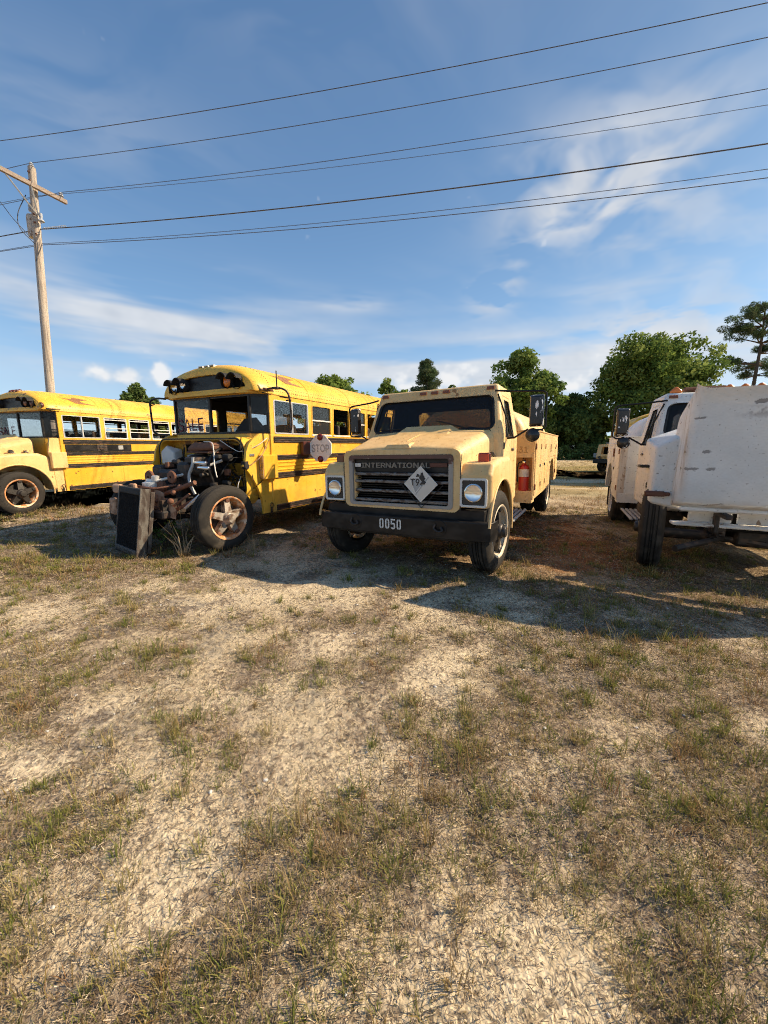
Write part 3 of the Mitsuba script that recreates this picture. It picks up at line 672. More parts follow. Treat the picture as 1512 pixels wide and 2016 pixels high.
def service_body(t, mat, x0=-2.05, x1=-6.3, ax=-5.1, sides=(1, -1), tank=True, print_=None, peel=False):
    for s in sides:
        side = [(x0, 0.66), (x0, 1.80), (x1, 1.80), (x1, 0.72), (ax - 0.58, 0.72)] + [(ax + 0.60 * math.cos(a), 0.62 + 0.66 * math.sin(a)) for a in np.radians(np.linspace(170, 10, 15))] + [(ax + 0.60, 0.66)]
        lo, hi = (0.80, 1.25) if s > 0 else (-1.25, -0.80)
        m = toM(exM(side, lo, hi, 'y'))
        ylo, yhi = (0.85, 1.22) if s > 0 else (-1.22, -0.85)
        if not peel: m -= boxM(x0 - 0.26, x0 + 0.1, ylo, yhi, 0.80, 1.37, ch=0.001)
        part(t, 'side_cabinet', man(m), mat, 20)
        if peel:
            part(t, 'corner_post', bx(x0 - 0.08, x0 + 0.012, min(s * 1.262, s * 1.14), max(s * 1.262, s * 1.14), 0.655, 1.80, ch=0.006), 'mat_peel', 20)
        front = [(s * 0.82, 0.60), (s * 1.235, 0.60), (s * 1.235, 0.78), (s * 0.82, 0.78)]
        part(t, 'step_box', ex([front], x0 - 0.30, x0 + 0.02, 'x'), mat)
        xs = [x0 - 0.06, x0 - 0.72, x0 - 1.40, x0 - 2.06, ax - 0.64, x1 + 0.05]
        ds = [(xs[0], xs[1], 0.72, 1.70), (xs[1] - 0.015, xs[2], 0.72, 1.70), (xs[2] - 0.015, ax + 0.62, 0.72, 1.70), (ax + 0.605, ax - 0.615, 1.33, 1.70), (ax - 0.63, x1 + 0.05, 0.80, 1.70)]
        for a, b, z0, z1 in (ds if x1 < -5 else [ds[0], ds[3]]):
            d = num(t + '__cabinet_door')
            yo = s * 1.25
            part(d, 'panel', man(boxM(b, a, min(yo, yo + 0.016 * s), max(yo, yo + 0.016 * s), z0, z1, ch=0.005)), mat, 20)
            part(d, 'hinge', cat(*[bx(a - 0.012, a + 0.012, yo - 0.03, yo + 0.03, z, z + 0.10) for z in (z0 + 0.10, z1 - 0.2)]), 'mat_rust')
            part(d, 'latch', bx(b + 0.05, b + 0.13, yo - 0.03, yo + 0.03, (z0 + z1) / 2 - 0.03, (z0 + z1) / 2 + 0.03, ch=0.01), 'mat_hub_dark')
        part(t, 'cabinet_lid', bx(x1, x0 + 0.01, min(s * 0.79, s * 1.265), max(s * 0.79, s * 1.265), 1.802, 1.825, ch=0.006), mat, 20)
        part(t, 'lid_handle', tube(smooth_path([(-3.3, s * 1.20, 1.82), (-3.3, s * 1.20, 1.87), (-3.42, s * 1.20, 1.87), (-3.42, s * 1.20, 1.82)], 3), 0.012, 6), 'mat_hub_dark', 60)
        part(t, 'running_board', cat(*[bx(x0 + 0.02, -0.86, s * (0.86 + 0.07 * k) - 0.022, s * (0.86 + 0.07 * k) + 0.022, 0.47, 0.50) for k in range(5)]), 'mat_steel', 20, kind='stuff')
        part(t, 'step_hanger', cat(*[bx(xx, xx + 0.04, min(s * 0.80, s * 1.14), max(s * 0.80, s * 1.14), 0.43, 0.468) for xx in (-1.1, -1.8)]), 'mat_iron')
        part(t, 'mud_flap', bx(ax - 0.70, ax - 0.69, min(s * 0.80, s * 1.18), max(s * 0.80, s * 1.18), 0.25, 0.72), 'mat_rubber')
    part(t, 'bed_floor', bx(x1, x0, -0.78, 0.78, 0.80, 0.86), 'mat_iron')
    part(t, 'bulkhead', bx(x0 - 0.04, x0 - 0.005, -0.79, 0.79, 0.80, 1.55), mat)
    if tank:
        st, n = [], 40
        for x, k in ((0, 0.02), (0.0, 0.55), (-0.03, 0.80), (-0.09, 0.93), (-0.18, 0.985), (-0.3, 1.0), (-3.3, 1.0), (-3.45, 0.96), (-3.56, 0.8), (-3.6, 0.02)):
            th = np.linspace(0, 2 * np.pi, n, endpoint=False)
            c, s_ = np.cos(th), np.sin(th)
            st.append(np.stack([np.full(n, x0 - 0.22 + (x if x > -1 else x - 3.6 + (x0 - x1 - 0.65)) if x1 < -5 or x > -1 else x1 + 0.2 + (x + 3.6)), 1.06 * k * np.sign(c) * np.abs(c) ** 0.85, 1.66 + 0.70 * k * np.sign(s_) * np.abs(s_) ** 0.85], 1))
        part(t, 'tank', loft(st, True, True, closed=True), mat, 40)
        part(t, 'tank_hatch', cyl(0.26, 2.34, 2.46, 'z', (x0 - 1.9, 0, 0), 24, 0.02), mat)
        if print_:
            m = text_front('GAL', 0.12, x0 - 0.215, 0.74, 2.02, 0.004, wide=0.9)
            m2 = text_front('1250', 0.10, x0 - 0.215, 0.78, 1.88, 0.004, wide=0.9)
            part(t, 'tank_lettering', cat(m, m2), 'mat_faint_print', 0)
            part(t, 'cabinet_lettering', text_front('431', 0.10, x0 + 0.003, 1.03, 1.50, 0.003, wide=0.9), 'mat_faint_print', 0)
# ------------------------------------------------------------------ school bus
def roof_section(x, hw, zb, rise, n=26):
    t = np.linspace(-1, 1, n)
    a = np.sign(t) * (1 - (1 - np.abs(t)) ** 1.8)
    z = zb + rise * np.maximum(0, 1 - np.abs(a) ** 2.35) ** (1 / 2.0)
    return np.stack([np.full(n, x), hw * a, z], 1)


def roof_y(z, hw=1.215, zb=2.44, rise=0.55):
    k = np.clip((z - zb) / rise, 0, 1)
    return hw * np.maximum(1 - k ** 2.0, 0) ** (1 / 2.35)


def strip(plan, z0, z1, th=0.03):
    """A band of sheet metal that follows a plan outline (x, y)."""
    p = np.asarray(plan, float)
    d = np.gradient(p, axis=0); nrm = np.stack([-d[:, 1], d[:, 0]], 1); nrm /= np.linalg.norm(nrm, axis=1, keepdims=True)
    q = p + nrm * th
    return ex(np.vstack([p, q[::-1]]).tolist(), z0, z1, 'z')


def bus(name, label, M, group, L=8.4, hood=True, shut=(1, 0, 1, 0, 0, 1, 0, 1), detail=True, sale=True, dropped=False):
    t = thing(name, label, 'school bus', M, group)
    B = 'mat_bus'
    SK = 0.46
    wins = [(-1.03, -1.94)] + [(-2.055 - 0.711 * k, -2.055 - 0.711 * k - 0.63) for k in range(8)]
    Z0, Z1 = 1.80, 2.355
    for s in (1, -1):
        out = [(-0.93, 1.79), (-0.93, SK), (-L, SK), (-L, 2.52), (-0.93, 2.52)]
        holes = [rr(b, Z0, a, Z1, 0.03, 3) for a, b in wins]
        if s < 0: holes = [rr(-1.85, 0.62, -1.05, 2.34, 0.03, 3)] + holes[1:]
        holes.append([(-5.35 - 0.62, SK - 0.1), (-5.35 + 0.62, SK - 0.1)] + [(-5.35 + 0.62 * math.cos(a), 0.55 + 0.55 * math.sin(a)) for a in np.radians(np.linspace(0, 180, 13))])
        cs = m3.CrossSection([np.array(out)], m3.FillRule.EvenOdd)
        for h in holes: cs = cs - m3.CrossSection([np.array(h)], m3.FillRule.EvenOdd)
        v, f = man(m3.Manifold.extrude(cs, 0.035))
        v = np.stack([v[:, 0], v[:, 2] + (1.165 if s > 0 else -1.2), v[:, 1]], 1)
        part(t, 'side_panel', (v, f[:, ::-1]), B, 20)
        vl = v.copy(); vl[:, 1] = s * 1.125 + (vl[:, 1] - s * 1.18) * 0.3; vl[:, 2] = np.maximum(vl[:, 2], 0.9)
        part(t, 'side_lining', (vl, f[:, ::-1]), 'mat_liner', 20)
        lo, hi = (1.2, 1.222) if s > 0 else (-1.222, -1.2)
        # rub rails: three ribs each; ribbed snow rail between the lower two
        for z, hgt in ((1.70, 0.085), (1.395, 0.07), (1.085, 0.085), (0.525, 0.085)):
            m = []
            for k in (-1, 0, 1):
                zz = z + k * hgt * 0.42
                m.append(ex([(lo if s > 0 else hi, zz - hgt * 0.19), (hi if s > 0 else lo, zz - hgt * 0.10), (hi if s > 0 else lo, zz + hgt * 0.10), (lo if s > 0 else hi, zz + hgt * 0.19)], -L, -1.0, 'x'))
            m.append(bx(-L, -0.995, min(s * 1.199, s * 1.208), max(s * 1.199, s * 1.208), z - hgt * 0.62, z + hgt * 0.62, ch=0.002))
            part(t, 'rub_rail', cat(*m), 'mat_rail', 15)
        for z in (1.31, 1.245, 1.18):
            part(t, 'side_rib', ex([(s * 1.199, z - 0.018), (s * 1.215, z - 0.006), (s * 1.215, z + 0.006), (s * 1.199, z + 0.018)], -L, -1.0, 'x'), B, 15)
        # skirt hatch with a seam and a catch
        if detail:
            part(t, 'skirt_hatch', cat(bx(-3.35, -2.45, min(s * 1.199, s * 1.209), max(s * 1.199, s * 1.209), 0.60, 0.99, ch=0.006), bx(-3.25, -3.18, min(s * 1.20, s * 1.214), max(s * 1.20, s * 1.214), 0.72, 0.78)), B, 15)
        for k, (a, b) in enumerate(wins):
            if s < 0 and k == 0: continue
            w = num(t + '__window')
            yi, yo = (1.17, 1.206) if s > 0 else (-1.206, -1.17)
            fr = 'mat_alu' if k == 0 else 'mat_sash'
            e = 0.018
            part(w, 'frame', ex([rr(b - 0.004, Z0 - 0.004, a + 0.004, Z1 + 0.004, 0.03, 3), rr(b + e, Z0 + e, a - e, Z1 - e * 0.6, 0.02, 3)], yi, yo, 'y'), fr if k == 0 else (B if not dropped else 'mat_sash'), 20)
            if k == 0:
                part(w, 'divider', bx((a + b) / 2 - 0.016, (a + b) / 2 + 0.016, min(s * 1.168, s * 1.21), max(s * 1.168, s * 1.21), Z0, Z1, ch=0.004), fr)
                part(w, 'pane', quad((a, s * 1.185, Z0), (b, s * 1.185, Z0), (b, s * 1.185, Z1), (a, s * 1.185, Z1)), 'mat_glass', 0)
            else:
                part(w, 'sill', bx(b - 0.01, a + 0.01, min(s * 1.19, s * 1.212), max(s * 1.19, s * 1.212), Z0 - 0.02, Z0 + 0.012, ch=0.003), 'mat_sash')
                c = shut[(k - 1) % len(shut)]
                bars = []
                if dropped:
                    bars = [Z1 - 0.055, 2.075, 1.985]
                    zt = 2.05
                elif c:
                    bars = [2.075]; zt = Z1
                else:
                    zt = 0
                for zb in bars:
                    part(w, 'sash_rail', bx(b + 0.01, a - 0.01, min(s * 1.165, s * 1.207), max(s * 1.165, s * 1.207), zb - 0.013, zb + 0.013, ch=0.003), 'mat_sash')
                if zt:
                    part(w, 'pane', quad((a, s * 1.18, Z0), (b, s * 1.18, Z0), (b, s * 1.18, zt), (a, s * 1.18, zt)), 'mat_dirty_glass' if s > 0 and not dropped else ('mat_glass' if s > 0 else 'mat_rear_glass'), 0)
    # front: lower cowl, corner posts, windscreen panes, rain lip, brow
    plan = [(-0.98, -1.20), (-0.93, -1.195), (-0.74, -0.96), (-0.735, 0.96), (-0.93, 1.195), (-0.98, 1.20)]
    part(t, 'cowl', strip(plan, 0.72, 1.815, 0.03), B, 20)
    part(t, 'windscreen_sill', strip([(x + 0.012, y * 1.004) for x, y in plan[1:5]], 1.795, 1.83, 0.03), 'mat_black', 20)
    part(t, 'header', strip(plan, 2.42, 2.56, 0.03), B, 20)
    part(t, 'windscreen_header', strip([(x + 0.012, y * 1.003) for x, y in plan[1:5]], 2.40, 2.432, 0.03), 'mat_black', 20)
    lip = [(-1.0, -1.235), (-0.90, -1.22), (-0.66, -1.0), (-0.62, -0.6), (-0.61, 0), (-0.62, 0.6), (-0.66, 1.0), (-0.90, 1.22), (-1.0, 1.235)]
    part(t, 'rain_lip', ex(lip + [(-1.0, 1.1), (-1.0, -1.1)], 2.445, 2.485, 'z'), B, 30)
    for y, r in ((0.0, 0.028), (0.945, 0.022), (-0.945, 0.022)):
        part(t, 'windscreen_post', bx(-0.765, -0.715, y - r, y + r, 1.82, 2.43, ch=0.008), 'mat_black')
    for s in (1, -1):
        part(t, 'corner_post', bx(-1.02, -0.925, min(s * 1.15, s * 1.203), max(s * 1.15, s * 1.203), 1.79, 2.47, ch=0.01), B)
        part(t, 'corner_seal', tube([(-0.915, s * 1.178, 1.82), (-0.915, s * 1.178, 2.42)], 0.018, 6), 'mat_black')
        if hood or s < 0:
            part(t, 'windscreen_pane', quad((-0.745, s * 0.02, 1.82), (-0.745, s * 0.94, 1.82), (-0.745, s * 0.94, 2.43), (-0.745, s * 0.02, 2.43)), 'mat_dirty_glass' if s < 0 or hood else 'mat_glass', 0)
        part(t, 'corner_pane', quad((-0.755, s * 0.955, 1.82), (-0.92, s * 1.17, 1.82), (-0.92, s * 1.17, 2.43), (-0.755, s * 0.955, 2.43)), 'mat_dirty_glass', 0)
    if sale:
        m = text_front('SALE', 0.22, -0.735, -0.56, 1.97, 0.003, False)
        v = np.array(m[0]); v[:, 2] += 0.03 * (v[:, 1] + 0.5)
        part(t, 'painted_lettering', (v, m[1]), 'mat_sale', 0)
    st = [(-0.655, 1.10, 2.48, 0.36), (-0.665, 1.13, 2.475, 0.40), (-0.70, 1.165, 2.465, 0.45), (-0.78, 1.195, 2.455, 0.50), (-0.92, 1.212, 2.445, 0.535), (-1.2, 1.215, 2.44, 0.55)]
    st += [(x, 1.215, 2.44, 0.55) for x in np.arange(-1.9, -L, -0.711)] + [(-L, 1.215, 2.44, 0.55), (-L - 0.12, 1.18, 2.46, 0.48)]
    part(t, 'roof', loft([roof_section(*q) for q in st], False, False), B, 50)
    part(t, 'ceiling', loft([roof_section(x, 1.185, 2.44, 0.51, 14) for x in (-0.80, -L)]), 'mat_liner', 50)
    f0 = roof_section(-0.66, 1.10, 2.48, 0.36, 30)
    hole = roof_section(0, 0.97, 2.535, 0.245, 30)
    part(t, 'brow', ex([[(y, z) for _, y, z in f0], [(y, z) for _, y, z in hole]], -0.70, -0.652, 'x'), B, 30)
    part(t, 'brow_recess', ex([(y * 1.02, z) for _, y, z in hole], -0.735, -0.70, 'x'), 'mat_black', 30)
    for s in (1, -1):
        for k, y in enumerate((0.80, 0.56)):
            z = 2.645 if k else 2.625
            l = num(t + '__flasher')
            gone = not hood and (s < 0 or k == 0)
            c = (0, s * y, z)
            part(l, 'visor', lathe([(0.115, -0.70), (0.118, -0.62)], 24, 'x', c), 'mat_dark', 40)
            part(l, 'hood', ex([(s * y + 0.125 * math.cos(a), z + 0.125 * math.sin(a)) for a in np.radians(np.linspace(15, 165, 13))] + [(s * y + 0.110 * math.cos(a), z + 0.110 * math.sin(a)) for a in np.radians(np.linspace(165, 15, 13))], -0.70, -0.52, 'x'), 'mat_dark', 40)
            if gone and s < 0:
                part(l, 'reflector', lathe([(0.09, -0.655), (0.085, -0.672), (0.06, -0.69), (0.02, -0.698), (0.001, -0.699)], 22, 'x', c), 'mat_chrome', 60)
            elif gone:
                part(l, 'socket', lathe([(0.10, -0.66), (0.09, -0.69), (0.001, -0.695)], 22, 'x', c), 'mat_void', 60)
            else:
                part(l, 'lens', lathe([(0.10, -0.675), (0.095, -0.655), (0.06, -0.64), (0.001, -0.634)], 22, 'x', c), ('mat_amber' if k else 'mat_red_lens') if not hood else ('mat_maroon' if k == 0 else 'mat_amber_dull'), 60)
    for y in (-0.14, 0.0, 0.14):
        z = 2.905
        if hood:
            part(t, 'marker_lamp', man(RH([(-0.80, y, z + 0.055), (-0.74, y, z + 0.03)], 0.04)), 'mat_maroon', 50)
        else:
            lam = num(t + '__marker_lamp')
            part(lam, 'bracket', ex([rr(y - 0.055, z - 0.025, y + 0.055, z + 0.05, 0.008), rr(y - 0.042, z - 0.012, y + 0.042, z + 0.038, 0.006)], -0.80, -0.715, 'x'), 'mat_sash', 20)
            part(lam, 'socket', bx(-0.80, -0.745, y - 0.041, y + 0.041, z - 0.011, z + 0.037), 'mat_iron')
    # rivets along the eave and over the roof bows, faded emblem over the driver's window
    riv = []
    one = man(H([(0.009 * math.cos(a), 0, 0.009 * math.sin(a)) for a in np.arange(6) * 1.047] + [(0, 0.008, 0)]))
    for s in (1, -1):
        for z, stp in ((2.50, 0.055), (2.56, 0.075)):
            for x in np.arange(-1.1, -L + 0.1, -stp):
                y = roof_y(z)
                m = move(one, (x, y - 0.001, z))
                riv.append(m if s > 0 else flip(m))
        for xb in (-0.98, -2.0, -3.42, -4.84, -6.26):
            for z in np.linspace(2.60, 2.95, 12):
                m = move(one, (xb, roof_y(z) - 0.001, z), None)
                riv.append(m if s > 0 else flip(m))
    part(t, 'rivets', cat(*riv), 'mat_rail' if not hood else B, 0, kind='stuff')
    for xb in (-2.0, -3.42, -4.84, -6.26):
        part(t, 'roof_seam', loft([roof_section(xb + d, 1.216 + q, 2.44, 0.55 + q) for d, q in ((-0.03, 0.0), (-0.028, 0.005), (0.028, 0.005), (0.03, 0.0))]), B, 50)
    for s in (1, -1):
        up = [(-1.18, 2.80), (-1.34, 2.765), (-1.42, 2.70), (-1.46, 2.675), (-1.92, 2.665), (-1.66, 2.71), (-1.60, 2.735), (-1.62, 2.76), (-1.86, 2.805), (-1.50, 2.84), (-1.44, 2.79), (-1.36, 2.795)]
        v, f = ex(up, 0, 0.004, 'y', refine=0.04)
        v = np.array(v); v[:, 1] = (roof_y(v[:, 2]) + v[:, 1] + 0.003)
        part(t, 'faded_emblem', (v, f) if s > 0 else flip((v, f)), 'mat_decal', 0)
    # inside
    part(t, 'floor', bx(-L, -0.98, -1.16, 1.16, 0.93, 0.97), 'mat_dark')
    part(t, 'rear_wall', cat(bx(-L - 0.02, -L + 0.01, -1.2, 1.2, SK, 1.82), bx(-L - 0.02, -L + 0.01, -1.2, -0.75, 1.82, 2.5), bx(-L - 0.02, -L + 0.01, 0.75, 1.2, 1.82, 2.5), bx(-L - 0.02, -L + 0.01, -1.2, 1.2, 2.36, 2.6)), B)
    for k in range(9):
        for s in (1, -1):
            if k == 0 and s > 0: continue
            x = -2.45 - 0.66 * k
            if x < -L + 0.3: continue
            part(t, 'seat', cat(man(RH([(x, s * y, z) for y in (0.38, 1.08) for z in (1.42, 1.98)] + [(x + 0.05, s * y, 1.42) for y in (0.38, 1.08)], 0.05)), man(RH([(x + d, s * y, 1.38) for y in (0.38, 1.08) for d in (0.05, 0.42)], 0.06))), 'mat_seat', 40)
    part(t, 'driver_seat', cat(man(RH([(-1.98, y, z) for y in (0.40, 0.80) for z in (1.45, 1.95)], 0.05)), man(RH([(x, y, 1.40) for y in (0.40, 0.80) for x in (-1.95, -1.55)], 0.06))), 'mat_seat', 40)
    part(t, 'dashboard', man(RH([(-0.82, y, z) for y in (-0.9, 0.95) for z in (1.4, 1.70)] + [(-1.05, y, 1.62) for y in (0.05, 0.95)], 0.05)), 'mat_dark', 40)
    part(t, 'steering_wheel', cat(move(tube([(0.25 * math.cos(a), 0.25 * math.sin(a), 0) for a in np.linspace(0, 6.28, 25)[:-1]], 0.015, 7, closed=True), (-1.32, 0.58, 1.84), rot('y', 32)), tube([(-1.32, 0.58, 1.84), (-1.0, 0.58, 1.55)], 0.022, 6)), 'mat_dark', 60)
    # driver's mirror arm, chassis, wheels
    rimm = 'mat_rim_orange'
    wheel(t, 0, 1.04, 1, rim=rimm, hub='mat_hub' if not hood else 'mat_hub_dark', a0=0.35, steer=4 if hood else -3)
    wheel(t, 0, -1.04, -1, rim=rimm)
    wheel(t, -5.35, 1.06, 1, dual=True, style='disc', rim='mat_iron', hub='mat_iron')
    wheel(t, -5.35, -1.06, -1, dual=True, style='disc', rim='mat_iron', hub='mat_iron')
    chassis(t, L, x0=0.58, axle=(0.0, -5.35))
    part(t, 'fuel_tank', man(RH([(x, -y, z) for x in (-2.0, -3.2) for y in (0.55, 0.95) for z in (0.5, 0.8)], 0.06)), 'mat_iron', 40)
    part(t, 'tow_eye', cat(move(tube([(0, 0.03 * math.cos(a), 0.045 * math.sin(a)) for a in np.linspace(0, 6.28, 15)[:-1]], 0.009, 6, closed=True), (-0.86, 1.215, 0.585), rot('z', 90)), bx(-0.875, -0.845, 1.19, 1.222, 0.46, 0.55)), 'mat_rail', 50)
    # lower corner panel behind the wheel, intake box on the corner
    for s in (1, -1):
        sidep = [(-0.93, 1.79), (-0.93, SK), (-0.70, SK)] + [(0.40 - 1.12 * math.cos(a), 0.42 + 1.12 * math.sin(a)) for a in np.radians(np.linspace(6, 50, 8))] + [(-0.37, 1.33), (-0.40, 1.50), (-0.46, 1.62), (-0.58, 1.72), (-0.72, 1.79)]
        if hood: sidep = [(-0.93, 1.79), (-0.93, SK), (-0.74, SK), (-0.72, 1.0), (-0.66, 1.45), (-0.70, 1.70), (-0.72, 1.79)]
        part(t, 'corner_panel', ex(sidep, 1.13 if s > 0 else -1.175, 1.175 if s > 0 else -1.13, 'y'), B if not hood else 'mat_peach', 30)
        part(t, 'intake_box', bx(-1.0, -0.66, min(s * 1.176, s * 1.27), max(s * 1.176, s * 1.27), 1.045, 1.445, ch=0.012), B if not hood else 'mat_peach', 20)
        if not hood:
            part(t, 'intake_grille', ex([rr(s * 1.222 - 0.042, 1.06, s * 1.222 + 0.042, 1.43, 0.004)] + [rr(s * 1.222 - 0.036 + 0.038 * i, 1.075 + 0.058 * j, s * 1.222 - 0.002 + 0.038 * i, 1.123 + 0.058 * j, 0.002) for i in range(2) for j in range(6)], -0.662, -0.652, 'x'), 'mat_primer', 0)
    if detail:
        part(t, 'mirror_arm', cat(tube(smooth_path([(-0.86, 1.18, 2.49), (-0.87, 1.35, 2.515), (-0.92, 1.50, 2.50), (-0.98, 1.56, 2.44), (-1.02, 1.57, 2.30), (-1.04, 1.57, 2.0), (-1.05, 1.55, 1.88), (-1.05, 1.51, 1.85)], 5), 0.017, 7),
            tube([(-0.92, 1.44, 2.38), (-0.98, 1.56, 2.36), (-1.02, 1.60, 2.33), (-0.98, 1.52, 2.32)], 0.012, 6), tube([(-0.90, 1.41, 2.50), (-0.90, 1.41, 2.78)], 0.010, 6), bx(-0.93, -0.86, 1.36, 1.46, 2.49, 2.53)), 'mat_rail', 60) if not hood else None
        part(t, 'mirror_hoop', cat(tube(smooth_path([(-0.72, -1.18, 2.46), (-0.70, -1.40, 2.48), (-0.68, -1.56, 2.45), (-0.68, -1.61, 2.36), (-0.69, -1.61, 2.0), (-0.70, -1.60, 1.86), (-0.72, -1.48, 1.81), (-0.74, -1.2, 1.80)], 5), 0.018, 7), tube([(-0.68, -1.61, 2.38), (-0.68, -1.50, 2.39), (-0.68, -1.47, 2.37), (-0.68, -1.60, 2.35)], 0.010, 6)), 'mat_black', 60)
        part(t, 'side_lamp', cat(bx(-1.02, -0.72, 1.20, 1.235, 2.475, 2.50, ch=0.005)), 'mat_rail')
    return t


BUS2 = pose(-3.40, 6.30, 0.476)
b2 = bus('school_bus', 'yellow school bus with its hood gone and bare engine, rusty orange front wheel', BUS2, 'old yellow school buses', hood=False)
BUS1 = pose(-9.55, 9.28, 0.36, slope=0.024)
b1 = bus('school_bus', 'complete yellow school bus with pale peach hood and fenders, standing behind the engineless-nosed one', BUS1, 'old yellow school buses', hood=True, dropped=True)
labels[b1]['label'] = 'yellow school bus with pale peach hood and fenders still fitted, below the utility pole'
nose(b1, 'mat_peach', grille='plain')
bumper(b1)
# black panel with a lamp and stop arm bracket under the driver's window of the complete bus
part(b1, 'side_plate', bx(-2.75, -1.02, 1.2, 1.212, 1.445, 1.635, ch=0.003), 'mat_black')
part(b1, 'side_lamp', cat(bx(-2.05, -1.78, 1.212, 1.225, 1.45, 1.635), lathe([(0.075, 1.226), (0.07, 1.24), (0.03, 1.245), (0.001, 1.24)], 20, 'y', (-1.91, 0, 1.545))), 'mat_rail', 30)
part(b1, 'side_plate_cover', bx(-2.50, -2.36, 1.212, 1.222, 1.49, 1.60), 'mat_steel')
l = num(b1 + '__corner_lamp')
part(l, 'ring', lathe([(0.06, -0.02), (0.075, 0.0), (0.072, 0.03), (0.05, 0.035), (0.048, 0.0)], 18, 'x', (-0.70, 1.10, 2.56)), 'mat_maroon', 50)
part(l, 'lens', lathe([(0.05, 0.01), (0.03, 0.02), (0.001, 0.022)], 18, 'x', (-0.70, 1.10, 2.56)), 'mat_peel', 50)

part(b1, 'hood_strap', cat(tube([(-0.02, 0.985, 1.45), (-0.30, 1.03, 1.27)], 0.022, 7), cyl(0.05, 0.93, 1.0, 'y', (-0.02, 0, 1.46), 14, 0.01), bx(-0.36, -0.29, 1.0, 1.06, 1.22, 1.30, ch=0.01)), 'mat_hub_dark', 40)

# ------------------------------------------------------------------ the open engine bay of the nearer bus
rng = np.random.default_rng(5)
ringp = rr(-1.10, 0.70, 1.10, 1.735, 0.22, 8)
inn = rr(-1.045, 0.60, 1.045, 1.685, 0.18, 8)
part(b2, 'cowl_ring', ex([ringp, inn], -0.73, -0.44, 'x'), 'mat_bus', 35)
fw = num(b2 + '__firewall')
part(fw, 'panel', ex([rr(-1.05, 0.72, 1.05, 1.70, 0.18, 8)], -0.70, -0.66, 'x'), 'mat_firewall', 20)
part(fw, 'opening', cat(bx(-0.665, -0.652, -0.62, -0.22, 1.46, 1.62), bx(-0.665, -0.650, -0.30, 0.05, 1.63, 1.68), bx(-0.665, -0.650, 0.16, 0.30, 1.52, 1.66), bx(-0.665, -0.650, 0.35, 0.9, 1.30, 1.60)), 'mat_void')
part(fw, 'blower_box', man(RH([(-0.62, y, z) for y in (-0.50, -0.20) for z in (1.30, 1.40)], 0.04)), 'mat_steel', 40)
part(fw, 'seal', tube([(-0.438, y, z) for y, z in rr(-1.072, 0.74, 1.072, 1.71, 0.20, 8)], 0.014, 6, closed=True), 'mat_black', 60)
wb = num(b2 + '__washer_tank')
part(wb, 'bottle', man(RH([(-0.48, y, z) for y in (-1.06, -0.72) for z in (1.29, 1.46)] + [(-0.60, y, z) for y in (-1.06, -0.72) for z in (1.29, 1.50)] + [(-0.50, -0.92, 1.56)], 0.035)), 'mat_plastic', 40)
part(b2, 'mud_shield', man(H([(-0.40, -1.20, 1.06), (-0.44, -1.02, 1.24), (-0.40, -0.86, 1.16), (-0.42, -0.90, 0.84), (-0.50, -1.0, 1.0), (-0.43, -1.19, 1.05)])), 'mat_iron', 15)
en = num(b2 + '__engine')
part(en, 'block', cat(bx(-0.62, 0.22, -0.22, 0.30, 0.70, 1.22, ch=0.05), bx(-0.60, 0.16, 0.22, 0.50, 0.92, 1.34, ch=0.04), bx(-0.60, 0.16, -0.42, -0.14, 0.92, 1.28, ch=0.04), man(RH([(0.25, 0.05, 0.92)], 0.13))), 'mat_iron', 35)
part(en, 'valve_cover', cat(man(RH([(x, y, 1.535 + 0.03 * (y > 0.3)) for x in (-0.60, -0.22) for y in (0.10, 0.62)] + [(x, y, 1.60) for x in (-0.56, -0.26) for y in (0.16, 0.55)], 0.045)), bx(-0.61, -0.16, 0.06, 0.70, 1.475, 1.50)), 'mat_rust', 40)
part(en, 'intake', cat(man(RH([(-0.45, 0.30, 1.36), (-0.15, 0.22, 1.38), (-0.35, 0.5, 1.36)], 0.07)), cyl(0.10, 1.36, 1.47, 'z', (-0.30, 0.24, 0), 18)), 'mat_iron', 40)
for fp in (lathe([(0.02, 0.30), (0.13, 0.30), (0.14, 0.32), (0.12, 0.34), (0.14, 0.36), (0.13, 0.38), (0.02, 0.385)], 24, 'x', (0, 0.05, 0.95)), lathe([(0.02, 0.28), (0.09, 0.28), (0.10, 0.30), (0.09, 0.32), (0.02, 0.33)], 20, 'x', (0, 0.32, 1.12)), lathe([(0.02, 0.28), (0.10, 0.28), (0.11, 0.30), (0.10, 0.32), (0.02, 0.33)], 20, 'x', (0, -0.24, 1.10))):
    part(en, 'fan_pulley', fp, 'mat_rust', 40)
part(en, 'air_compressor', cat(man(RH([(0.02, 0.42, 1.22), (0.02, 0.60, 1.22), (-0.25, 0.5, 1.2)], 0.10)), bx(-0.1, 0.12, 0.38, 0.64, 1.32, 1.42, ch=0.02)), 'mat_iron', 40)
for dz in (0.0, -0.075):
    part(en, 'filter_canister', cyl(0.032, 0.62, 0.86, 'y', (0.10, 0.06 * (dz < 0), 1.335 + dz), 18, 0.012), 'mat_chrome', 50)
part(en, 'steering_shaft', cat(tube([(0.42, 0.02, 1.04), (0.10, 0.44, 1.17), (-0.30, 0.74, 1.36)], 0.022, 8), tube([(0.05, 0.50, 1.19), (-0.05, 0.58, 1.24)], 0.036, 8)), 'mat_cable_white', 50)
part(en, 'steering_pump', cat(lathe([(0.001, 0.93), (0.115, 0.93), (0.125, 0.95), (0.12, 1.03), (0.07, 1.05), (0.065, 1.085), (0.001, 1.09)], 24, 'z', (0.40, -0.06, 0)), lathe([(0.001, 1.06), (0.055, 1.06), (0.055, 1.13), (0.03, 1.14), (0.001, 1.14)], 16, 'z', (0.38, 0.03, 0))), 'mat_alu', 40)
